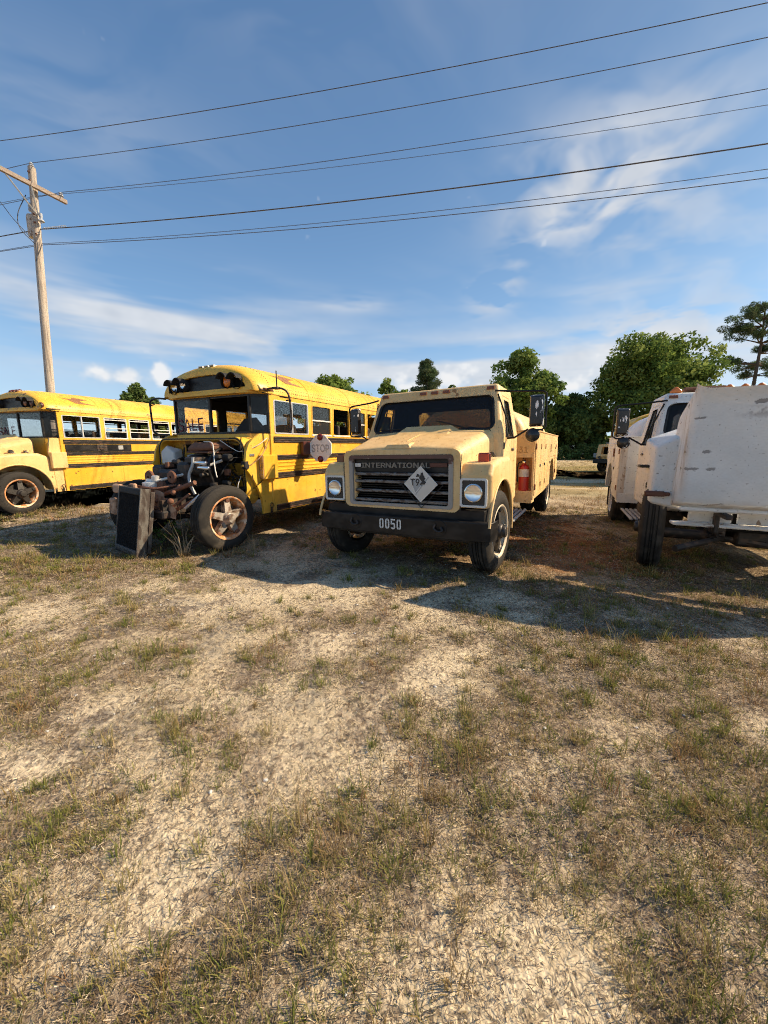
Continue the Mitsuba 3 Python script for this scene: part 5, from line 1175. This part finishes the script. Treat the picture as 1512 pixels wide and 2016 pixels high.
# ------------------------------------------------------------------ trees and bushes
def leaves(centres, radius, n_each, size, rng, base, light=1.0, up=0.3, aspect=0.55):
    """Leaf sprays as quads spread through clumps; colours vary by clump and leaf."""
    C = np.asarray(centres, float)
    k = len(C)
    rad = np.broadcast_to(np.asarray(radius, float), (k,))
    idx = np.repeat(np.arange(k), n_each)
    u = rng.normal(0, 1, (len(idx), 3)); u /= np.linalg.norm(u, axis=1, keepdims=True)
    p = C[idx] + u * (rad[idx] * rng.uniform(0.25, 1.0, len(idx)) ** 0.6)[:, None] * [1, 1, 0.75]
    nrm = u * 0.6 + rng.normal(0, 0.6, u.shape) + [0, 0, up]; nrm /= np.linalg.norm(nrm, axis=1, keepdims=True)
    a = np.cross(nrm, rng.normal(0, 1, u.shape)); a /= np.linalg.norm(a, axis=1, keepdims=True)
    b = np.cross(nrm, a)
    s = size * rng.uniform(0.6, 1.35, len(idx))[:, None]
    q = np.stack([p - a * s, p + b * s * aspect - a * s * 0.1, p + a * s, p - b * s * aspect + a * s * 0.1], 1)
    f = np.arange(len(idx))[:, None] * 4
    F = np.concatenate([f + [0, 1, 2], f + [0, 2, 3]], 0)
    base = np.asarray(base, float)
    cc = 1.75 * base[rng.integers(0, len(base), k)][idx] * rng.uniform(0.75, 1.3, (k, 1))[idx] * rng.uniform(0.75, 1.3, (len(idx), 1))
    return q.reshape(-1, 3), F, np.repeat(cc, 4, 0)


OAK = [(0.085, 0.125, 0.030), (0.11, 0.15, 0.036), (0.070, 0.105, 0.028), (0.125, 0.155, 0.045)]
DARK = [(0.055, 0.085, 0.028), (0.07, 0.10, 0.030), (0.085, 0.11, 0.036)]
PINE = [(0.045, 0.070, 0.034), (0.055, 0.080, 0.036), (0.070, 0.085, 0.042)]


def limb(rng, a, b, r0, r1):
    a, b = np.asarray(a, float), np.asarray(b, float)
    m = (a + b) / 2 + rng.normal(0, 0.06, 3) * np.linalg.norm(b - a)
    return tube(smooth_path([a, m, b], 4), np.linspace(r0, r1, 9), 6)


def broadleaf(name, label, x, y, top, width, seed, pal=OAK, clumps=130, n_each=75, leaf=0.30, low=0.12, lobes=9):
    rng = np.random.default_rng(seed)
    z0 = float(gz(x, y)) - 0.1
    h = top - z0
    t = thing(name, label, 'tree', group='trees behind the yard')
    tr = smooth_path([(x, y, z0), (x + rng.normal(0, 0.2), y, z0 + h * 0.2), (x + rng.normal(0, 0.5), y, z0 + h * 0.5), (x + rng.normal(0, 0.6), y, z0 + h * 0.85)], 4)
    part(t, 'trunk', tube(tr, np.linspace(0.022 * h, 0.006 * h, len(tr)), 9), 'mat_bark', 50)
    # overall crown = several overlapping lobes, clumps gathered near their surfaces
    lob = []
    for i in range(lobes):
        a = i * 2.4 + rng.uniform(0, 0.8)
        zz = rng.uniform(0.32, 0.80)
        rr_ = width * 0.5 * (0.62 if zz < 0.6 else 0.45) * rng.uniform(0.7, 1.05)
        lob.append((x + rr_ * math.cos(a), y + rr_ * math.sin(a), z0 + h * zz, width * rng.uniform(0.24, 0.33)))
    lob.append((x + rng.normal(0, 0.06) * width, y, z0 + h * 0.86, h * 0.13))
    lob.append((x, y, z0 + h * 0.5, width * 0.33))
    lob = np.array(lob)
    cs, rs = [], []
    while len(cs) < clumps:
        i = rng.integers(0, len(lob))
        u = rng.normal(0, 1, 3); u /= np.linalg.norm(u)
        c = lob[i, :3] + u * lob[i, 3] * rng.uniform(0.45, 1.0) * [1, 1, 0.8]
        if c[2] < z0 + low * h or c[2] > top - 0.2: continue
        cs.append(c); rs.append(rng.uniform(0.055, 0.10) * width + 0.2)
    for q in lob[:6]:
        k = int(np.clip((q[2] - z0) / h, 0.25, 0.9) * 0.75 * (len(tr) - 1))
        part(t, 'limb', limb(rng, tr[k], q[:3], 0.008 * h, 0.003 * h), 'mat_bark', 50)
    v, f, c = leaves(cs, rs, n_each, leaf, rng, pal)
    part(t, 'crown', (v, f), 'mat_leaf', False, color=c)
    return t


def pine(name, label, x, y, top, width, seed, bare=0.35, layers=16, n_each=150, conical=True):
    rng = np.random.default_rng(seed)
    z0 = float(gz(x, y)) - 0.1
    h = top - z0
    t = thing(name, label, 'tree', group='trees behind the yard')
    tr = smooth_path([(x, y, z0), (x + 0.01 * h, y, z0 + h * 0.4), (x + 0.025 * h, y, z0 + h * 0.75), (x + 0.02 * h, y, top - 0.2)], 5)
    part(t, 'trunk', tube(tr, np.linspace(0.016 * h, 0.003 * h, len(tr)), 9), 'mat_bark', 50)
    cs, rs = [], []
    for i in range(layers):
        k = bare + (1 - bare) * (i + rng.uniform(-0.3, 0.3)) / layers
        k = min(max(k, bare), 0.99)
        w = width * 0.5 * ((1.05 - (k - bare) / (1 - bare)) ** 0.8 if conical else 0.35 + 0.75 * math.sin(math.pi * min(1, (k - bare) / (1 - bare) * 0.75 + 0.22)))
        p0 = tr[int(k * (len(tr) - 1))]
        nb = 5 if conical else 4
        for j in range(nb):
            a = rng.uniform(0, 6.28)
            l = w * rng.uniform(0.55, 1.1)
            e = p0 + [l * math.cos(a), l * math.sin(a), l * rng.uniform(-0.05, 0.45)]
            if not conical or j < 2:
                part(t, 'limb', limb(rng, p0, e, 0.005 * h, 0.0018 * h), 'mat_bark', 50) if (i * nb + j) % (3 if conical else 1) == 0 else None
            for q in ((1.0, 0.72) if not conical else (1.0, 0.6)):
                cs.append(p0 + (e - p0) * q + rng.normal(0, 0.15, 3)); rs.append(0.055 * width + 0.28)
    cs.append(np.array([tr[-1][0], y, top - 0.4])); rs.append(0.5)
    v, f, c = leaves(cs, rs, n_each, 0.26, rng, PINE, up=0.1, aspect=0.16)
    part(t, 'crown', (v, f), 'mat_leaf', False, color=c)
    return t


broadleaf('broadleaf_tree', 'small rounded green tree rising over the roof of the left bus', -43.3, 70, 14.2, 8.0, 15, DARK, 170, 85, lobes=14)
broadleaf('broadleaf_tree', 'broad low green tree showing behind the roof of the engineless bus', -8.8, 70, 16.2, 13.0, 2, OAK, 170, 85)
broadleaf('broadleaf_tree', 'low green treetop behind the end of the bus roof, beside the pointed pine', 1.0, 68, 14.7, 7.5, 3, OAK, 110, 80)
pine('pine_tree', 'dark pointed pine behind the cab roof of the tan truck', 7.2, 70, 18.2, 7.8, 4, bare=0.30)
broadleaf('broadleaf_tree', 'small treetop just clearing the middle of the tan cab roof', 12.6, 75, 15.2, 7.0, 12, DARK, 90, 75)
broadleaf('broadleaf_tree', 'tall full green tree behind the right mirror of the tan truck', 21.3, 60, 17.5, 10.8, 5, OAK, 260, 95, leaf=0.26, low=0.06)
broadleaf('broadleaf_tree', 'shorter dark green tree in the gap between the two trucks', 29.6, 62, 11.0, 9.5, 6, DARK, 200, 90, low=0.02)
broadleaf('broadleaf_tree', 'lower dark green tree in front of the great oak, left of it', 35.6, 66, 9.0, 7.0, 13, DARK, 130, 85, low=0.02)
broadleaf('oak_tree', 'great wide-crowned oak, largest of the trees, above the white truck mirror', 41.0, 60, 20.0, 16.8, 7, OAK, 400, 100, leaf=0.27, low=0.05, lobes=18)
pine('pine_tree', 'tall open-limbed pine at the right, with a bare lower trunk', 57.6, 62, 24.4, 9.6, 8, bare=0.50, layers=12, n_each=170, conical=False)
broadleaf('broadleaf_tree', 'dark tree low behind the tall right-hand pine', 60.0, 74, 11.0, 14.0, 14, DARK, 150, 80, low=0.05)
rng = np.random.default_rng(40)
for i, (x, y, w, h) in enumerate([(20.5, 56, 5, 2.6), (24.5, 56, 5, 2.2), (28.4, 57, 4.4, 2.0), (31.8, 58, 4.0, 2.6), (35.5, 57, 5, 2.6), (40, 58, 6, 3.2), (46, 58, 6, 3.0)]):
    lab = ['bush at the field edge directly behind the tan service body', 'bush at the field edge just right of the tan service body', 'low bush in front of the white car roof', 'taller bush between the white and the grey car', 'bush behind the orange yard truck', 'bush hidden behind the white truck mirror', 'farthest bush towards the big oak trunk'][i]
    z0 = float(gz(x, y))
    cs = np.column_stack([x + rng.uniform(-w / 2, w / 2, 40), y + rng.uniform(-1, 1, 40), z0 + rng.uniform(0.2, h - 0.4, 40)])
    t = thing('bush', lab, 'bush', group='bushes along the field edge')
    v, f, c = leaves(cs, 0.6, 70, 0.17, rng, DARK)
    part(t, 'foliage', (v, f), 'mat_leaf', False, color=c)
    part(t, 'stem', cat(*[tube([(x + a, y, z0 - 0.1), (x + a * 1.6, y, z0 + h * 0.6)], [0.05, 0.02], 5) for a in (-0.5, 0.1, 0.6)]), 'mat_bark')

# ------------------------------------------------------------------ ground
def axis(lo, hi, step, far_lo, far_hi, g=1.16):
    a = list(np.arange(lo, hi + 1e-6, step))
    s = step
    while a[-1] < far_hi: s *= g; a.append(a[-1] + s)
    s = step
    while a[0] > far_lo: s *= g; a.insert(0, a[0] - s)
    return np.array(a)


def bump(x, y, cx, cy, rx, ry):
    return np.exp(-((x - cx) / rx) ** 2 - ((y - cy) / ry) ** 2)


def veg(x, y):
    p = np.stack([x, y, 0 * x], -1)
    v = 0.38 + 0.75 * (meshkit.fbm(p * 0.8 + 5, 4, 2) - 0.5) + 1.0 * (meshkit.fbm(p * 2.4, 3, 8) - 0.5)
    for a, cx, cy, rx, ry in ((0.26, 1.0, 1.95, 1.0, 0.75), (0.42, -5.0, 5.6, 2.0, 1.1), (0.28, -3.6, 4.6, 1.3, 0.9), (0.20, 2.7, 2.7, 1.3, 0.8), (-0.18, 1.2, 0.9, 0.8, 0.35), (-0.12, 2.6, 1.6, 0.6, 0.5), (0.22, 1.5, 3.9, 1.6, 0.5), (0.3, -2.4, 1.9, 0.5, 0.6), (0.2, -0.3, 2.3, 0.3, 0.3),
            (-0.34, -0.6, 3.8, 1.1, 0.5), (-0.32, -1.3, 2.1, 0.8, 0.45), (-0.26, -0.75, 1.35, 0.35, 0.3), (-0.34, 0.15, 2.3, 0.5, 0.30), (-0.25, -0.95, 0.9, 0.4, 0.25), (-0.28, -2.2, 5.1, 1.3, 0.5), (-0.26, 0.3, 4.8, 1.4, 0.5), (-0.22, 2.3, 1.9, 0.35, 0.3), (-0.2, -2.3, 2.9, 0.8, 0.3), (-0.25, 0.9, 2.5, 0.3, 0.2)):
        v = v + a * bump(x, y, cx, cy, rx, ry)
    return np.clip(np.where(v > 0.5, 0.5 + (v - 0.5) * 0.5, v), 0, 1)


def relief(x, y):
    p = np.stack([x, y, 0 * x], -1)
    near = np.exp(-(np.maximum(np.hypot(x, y - 4) - 7, 0) / 6) ** 2)
    return near * (0.05 * (meshkit.fbm(p * 0.9, 3, 4) - 0.5) + 0.026 * (meshkit.fbm(p * 4.0, 3, 6) - 0.5) )


def gh(x, y):
    return gz(x, y) + relief(x, y)


X, Y = axis(-7, 7, 0.04, -900, 900), axis(-0.8, 9.0, 0.04, -60, 1400)
gx, gy = np.meshgrid(X, Y)
fine = 0.010 * (meshkit.fbm(np.stack([gx, gy, 0 * gx], -1) * 16, 2, 12) - 0.5) * np.exp(-(np.maximum(np.hypot(gx, gy - 4) - 6, 0) / 3) ** 2)
gv = np.stack([gx, gy, gh(gx, gy) + fine], -1).reshape(-1, 3)
i, j = np.meshgrid(np.arange(len(Y) - 1), np.arange(len(X) - 1), indexing='ij')
a = i * len(X) + j
gf = np.vstack([np.stack([a, a + 1, a + len(X) + 1], -1).reshape(-1, 3), np.stack([a, a + len(X) + 1, a + len(X)], -1).reshape(-1, 3)])
clay = np.clip(0.95 * bump(gx, gy, 2.7, 7.6, 1.6, 2.4) + 0.55 * bump(gx, gy, 3.6, 5.0, 1.4, 0.8) + 0.4 * bump(gx, gy, -0.1, 5.4, 1.0, 0.6), 0, 1)
guv = np.stack([veg(gx, gy), clay], -1).reshape(-1, 2)
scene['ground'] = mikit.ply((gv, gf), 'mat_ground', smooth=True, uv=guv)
labels['ground'] = {'label': 'sandy yard with thin dry grass, straw litter and reddish clay between the trucks', 'category': 'ground', 'kind': 'structure'}


def scatter(rng, n, x0, x1, y0, y1, power, ymix=1.0, thr=0.0):
    """Points more frequent where the ground is overgrown and, for detail, nearer the front."""
    out = []
    while sum(map(len, out)) < n:
        m = n * 3
        y = y0 + (y1 - y0) * rng.uniform(0, 1, m) ** ymix if ymix else (y0 + 0.6) * ((y1 + 0.6) / (y0 + 0.6)) ** rng.uniform(0, 1, m) - 0.6
        x = rng.uniform(-1, 1, m) * np.minimum(np.maximum(abs(x0), x1), 1.3 + 1.15 * np.maximum(y, 0))
        v = veg(x, y)
        k = rng.uniform(0, 1, m) < np.clip((v - thr) / (1 - thr), 0.04, 1) ** power
        out.append(np.stack([x[k], y[k]], 1))
    return np.vstack(out)[:n]


def blades(rng, tufts, per, spread, length, width, pal, lean=0.7, colw=None):
    n = len(tufts)
    idx = np.repeat(np.arange(n), per)
    k = len(idx)
    scale = rng.uniform(0.45, 1.35, n)[idx]
    ang, r = rng.uniform(0, 6.283, k), np.abs(rng.normal(0, spread, k)) * scale
    b = np.stack([tufts[idx, 0] + r * np.cos(ang), tufts[idx, 1] + r * np.sin(ang)], 1)
    z = gh(b[:, 0], b[:, 1]) - 0.006
    az = ang + rng.normal(0, 1.1, k)
    L_ = length * scale * rng.uniform(0.4, 1.25, k)
    le = np.clip(rng.normal(lean, 0.35, k), 0.05, 1.45)
    d1, d2 = np.sin(le * 0.6), np.sin(le * 1.25)
    h1, h2 = np.cos(le * 0.6), np.cos(np.minimum(le * 1.25, 1.5))
    dx, dy = np.cos(az), np.sin(az)
    w = width * rng.uniform(0.6, 1.3, k)
    tw = az + 1.57 + rng.normal(0, 0.5, k)
    sx, sy = np.cos(tw) * w / 2, np.sin(tw) * w / 2
    B = np.stack([b[:, 0], b[:, 1], z], 1)
    Mi = B + np.stack([dx * d1, dy * d1, h1], 1) * (L_ * 0.5)[:, None]
    Ti = Mi + np.stack([dx * d2, dy * d2, h2], 1) * (L_ * 0.5)[:, None]
    S = np.stack([sx, sy, 0 * sx], 1)
    v = np.stack([B - S, B + S, Mi - S * 0.8, Mi + S * 0.8, Ti], 1).reshape(-1, 3)
    f = (np.arange(k)[:, None] * 5)
    F = np.concatenate([f + [0, 1, 3], f + [0, 3, 2], f + [2, 3, 4]], 0)
    pal = np.asarray(pal, float)
    tc = pal[rng.choice(len(pal), n, p=colw)][idx]
    oc = pal[rng.choice(len(pal), k, p=colw)]
    c = (tc * 0.65 + oc * 0.35) * rng.uniform(0.7, 1.35, (k, 1))
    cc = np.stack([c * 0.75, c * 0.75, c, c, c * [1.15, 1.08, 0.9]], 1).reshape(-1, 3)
    return v, F, np.clip(cc, 0, 0.9)


def litter(rng, pts, length, width, pal):
    k = len(pts)
    z = gh(pts[:, 0], pts[:, 1]) + rng.uniform(0.000, 0.012, k)
    az = rng.uniform(0, 3.1416, k)
    l = length * rng.uniform(0.4, 1.5, k) / 2
    w = width * rng.uniform(0.6, 1.5, k) / 2
    d = np.stack([np.cos(az), np.sin(az), rng.normal(0, 0.35, k)], 1) * l[:, None]
    s = np.stack([-np.sin(az), np.cos(az), rng.normal(0, 0.4, k)], 1) * w[:, None]
    B = np.stack([pts[:, 0], pts[:, 1], z], 1)
    v = np.stack([B - d - s, B - d + s, B + d + s * 0.4, B + d - s * 0.4], 1).reshape(-1, 3)
    f = np.arange(k)[:, None] * 4
    F = np.concatenate([f + [0, 1, 2], f + [0, 2, 3]], 0)
    pal = np.asarray(pal, float)
    c = pal[rng.integers(0, len(pal), k)] * rng.uniform(0.7, 1.3, (k, 1))
    return v, F, np.repeat(np.clip(c, 0, 0.9), 4, 0)


def join(ms):
    vs, fs, cs, o = [], [], [], 0
    for v, f, c in ms:
        vs.append(v); fs.append(f + o); cs.append(c); o += len(v)
    return (np.vstack(vs), np.vstack(fs)), np.vstack(cs)


GREEN = [(0.14, 0.17, 0.038), (0.19, 0.21, 0.055), (0.25, 0.24, 0.08), (0.33, 0.26, 0.11), (0.42, 0.33, 0.18), (0.24, 0.14, 0.07)]
DRY = [(0.34, 0.25, 0.13), (0.44, 0.34, 0.19), (0.26, 0.18, 0.09), (0.20, 0.16, 0.06), (0.28, 0.15, 0.08)]
STRAW = [(0.46, 0.375, 0.26), (0.60, 0.50, 0.36), (0.33, 0.26, 0.18), (0.20, 0.155, 0.11), (0.12, 0.095, 0.075), (0.16, 0.12, 0.085), (0.28, 0.20, 0.13)]
rng = np.random.default_rng(77)
gw = [0.24, 0.24, 0.20, 0.14, 0.08, 0.10]
near = []
for n_t, per, spread, length, width, pal, lean, power, thr, wts, y0, y1 in (
        (5600, 22, 0.030, 0.062, 0.0030, GREEN, 0.70, 1.15, 0.14, gw, -0.1, 10), (1000, 56, 0.040, 0.080, 0.0032, GREEN, 0.55, 0.55, 0.10, gw, 0.0, 9), (24000, 8, 0.032, 0.036, 0.0024, GREEN + DRY + STRAW[2:], 1.0, 0.8, 0.05, None, -0.1, 10),
        (230, 16, 0.035, 0.15, 0.0042, GREEN, 0.7, 1.6, 0.2, gw, 0.1, 6), (800, 30, 0.05, 0.10, 0.0030, DRY, 0.7, 1.5, 0.2, None, 0.0, 10)):
    pts = scatter(rng, n_t, -9, 9, y0, y1, power, 0, thr)
    for a_, b_ in ((-0.8, 1.4), (1.4, 2.6), (2.6, 4.5), (4.5, 7.0), (7.0, 12)):
        q = pts[(pts[:, 1] >= a_) & (pts[:, 1] < b_)]
        a_ = max(a_, 0.4)
        if len(q):
            k_ = 0.75 + 0.16 * (a_ + b_) / 2
            near.append(blades(rng, q, per, spread * (0.85 + 0.1 * a_), length * (0.9 + 0.05 * a_), width * k_, pal, lean, wts))
near += [blades(rng, scatter(rng, 3600, -40, 40, 8.0, 30, 1.0, 1.1), 9, 0.12, 0.12, 0.013, DRY, 0.6),
    blades(rng, scatter(rng, 1600, -70, 70, 26, 60, 0.7, 1.0), 8, 0.25, 0.16, 0.035, DRY, 0.6)]
m, c = join(near)
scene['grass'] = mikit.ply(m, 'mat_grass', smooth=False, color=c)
labels['grass'] = {'label': 'sparse tufts of green and dry grass over the sandy yard', 'category': 'grass', 'kind': 'stuff'}
pts = scatter(rng, 440000, -9, 9, -0.1, 10, 0.45, 0, -0.12)
lit = []
for a_, b_ in ((-0.6, 1.2), (1.2, 2.0), (2.0, 3.0), (3.0, 4.4), (4.4, 6.5), (6.5, 12)):
    q = pts[(pts[:, 1] >= a_) & (pts[:, 1] < b_)]
    a_ = max(a_, 0.4); k_ = 0.75 + 0.32 * (a_ + b_) / 2
    lit.append(litter(rng, q, 0.018 * (0.8 + 0.25 * (a_ + b_) / 2), 0.0017 * k_, STRAW))
m, c = join(lit)
scene['straw_litter'] = mikit.ply(m, 'mat_straw', smooth=False, color=c)
labels['straw_litter'] = {'label': 'loose straw and dead grass bits scattered over the sand', 'category': 'straw', 'kind': 'stuff'}


def clump(name, label, x, y, n, h, spread, w, pal, seed, lean):
    r_ = np.random.default_rng(seed)
    v, f, c = blades(r_, np.array([[x, y]]), n, spread, h, w, pal, lean)
    t = thing(name, label, 'grass tuft')
    part(t, '', (v, f), 'mat_grass', False, color=c)


clump('grass_tuft', 'tall dry straw-coloured tuft in front of the bus between radiator and wheel', -2.93, 5.42, 130, 0.24, 0.06, 0.008, [(0.50, 0.38, 0.2), (0.58, 0.46, 0.27), (0.36, 0.26, 0.13)], 3, 0.6)
r_ = np.random.default_rng(9)
v, f, c = blades(r_, np.array([[-2.93, 5.42]] * 26), 1, 0.04, 0.52, 0.011, [(0.66, 0.52, 0.34), (0.55, 0.42, 0.26)], 0.45)
part('grass_tuft', 'seed_stalks', (v, f), 'mat_grass', False, color=c)
clump('grass_tuft', 'thin dry stalks standing in the shade just right of the bus wheel', -2.02, 5.75, 22, 0.26, 0.05, 0.007, DRY[:2], 5, 0.5)
clump('grass_tuft', 'green grass tuft on the sand in front of the tan bumper', -0.42, 4.30, 60, 0.13, 0.06, 0.006, GREEN[:3], 6, 0.6)
clump('grass_tuft', 'tall pale green tuft in front of the white truck wheel', 1.98, 3.45, 26, 0.22, 0.06, 0.007, GREEN[1:4], 8, 0.6)
wheels_at = [at(M_, (x_, y_, 0.0))[:2] for M_, x_, y_ in ((TR, 0.15, 1.25), (TR, -0.25, 1.3), (TR, 0.1, -1.1), (BUS2, 0.2, 1.3), (BUS2, -0.5, 1.35), (WT, 0.3, -1.2), (WT, -0.3, -1.3), (TR, -1.6, 1.3), (TR, -4.6, 1.4), (WT, -1.8, -1.4))]
rng = np.random.default_rng(90)
tp = np.vstack([np.array(w_) + rng.normal(0, 0.16, (9, 2)) for w_ in wheels_at])
v, f, c = blades(rng, tp, 22, 0.035, 0.13, 0.006, GREEN + DRY, 0.6)
scene['grass__tyre_weeds'] = mikit.ply((v, f), 'mat_grass', smooth=False, color=c)
labels['grass__tyre_weeds'] = {'kind': 'stuff'}
t = thing('weed', 'small green leafy weed growing behind the propped radiator', 'weed')
rng = np.random.default_rng(21)
cs = np.column_stack([-3.52 + rng.normal(0, 0.09, 16), 6.0 + rng.normal(0, 0.09, 16), 0.05 + rng.uniform(0.05, 0.38, 16)])
v, f, c = leaves(cs, 0.06, 12, 0.028, rng, [(0.08, 0.14, 0.04), (0.11, 0.17, 0.05)])
part(t, 'leaves', (v, f), 'mat_leaf', False, color=c)
part(t, 'stem', cat(*[tube([(-3.52, 6.0, 0.0), tuple(q)], 0.005, 4) for q in cs]), 'mat_bark')
# pebbles and shells in the sand
rng = np.random.default_rng(61)
peb = man(H(SPH * [1, 0.7, 0.5]))
pts = scatter(rng, 260, -3, 3, 0.7, 5.5, 0.2)
ms = [move(peb, (x, y, float(gh(x, y)) + 0.002), rot('z', rng.uniform(0, 360)), rng.uniform(0.004, 0.013)) for x, y in pts]
scene['pebbles'] = mikit.ply(cat(*ms), 'mat_plastic', smooth=False)
labels['pebbles'] = {'label': 'small pale pebbles and shell bits scattered on the sand', 'category': 'pebbles', 'kind': 'stuff'}
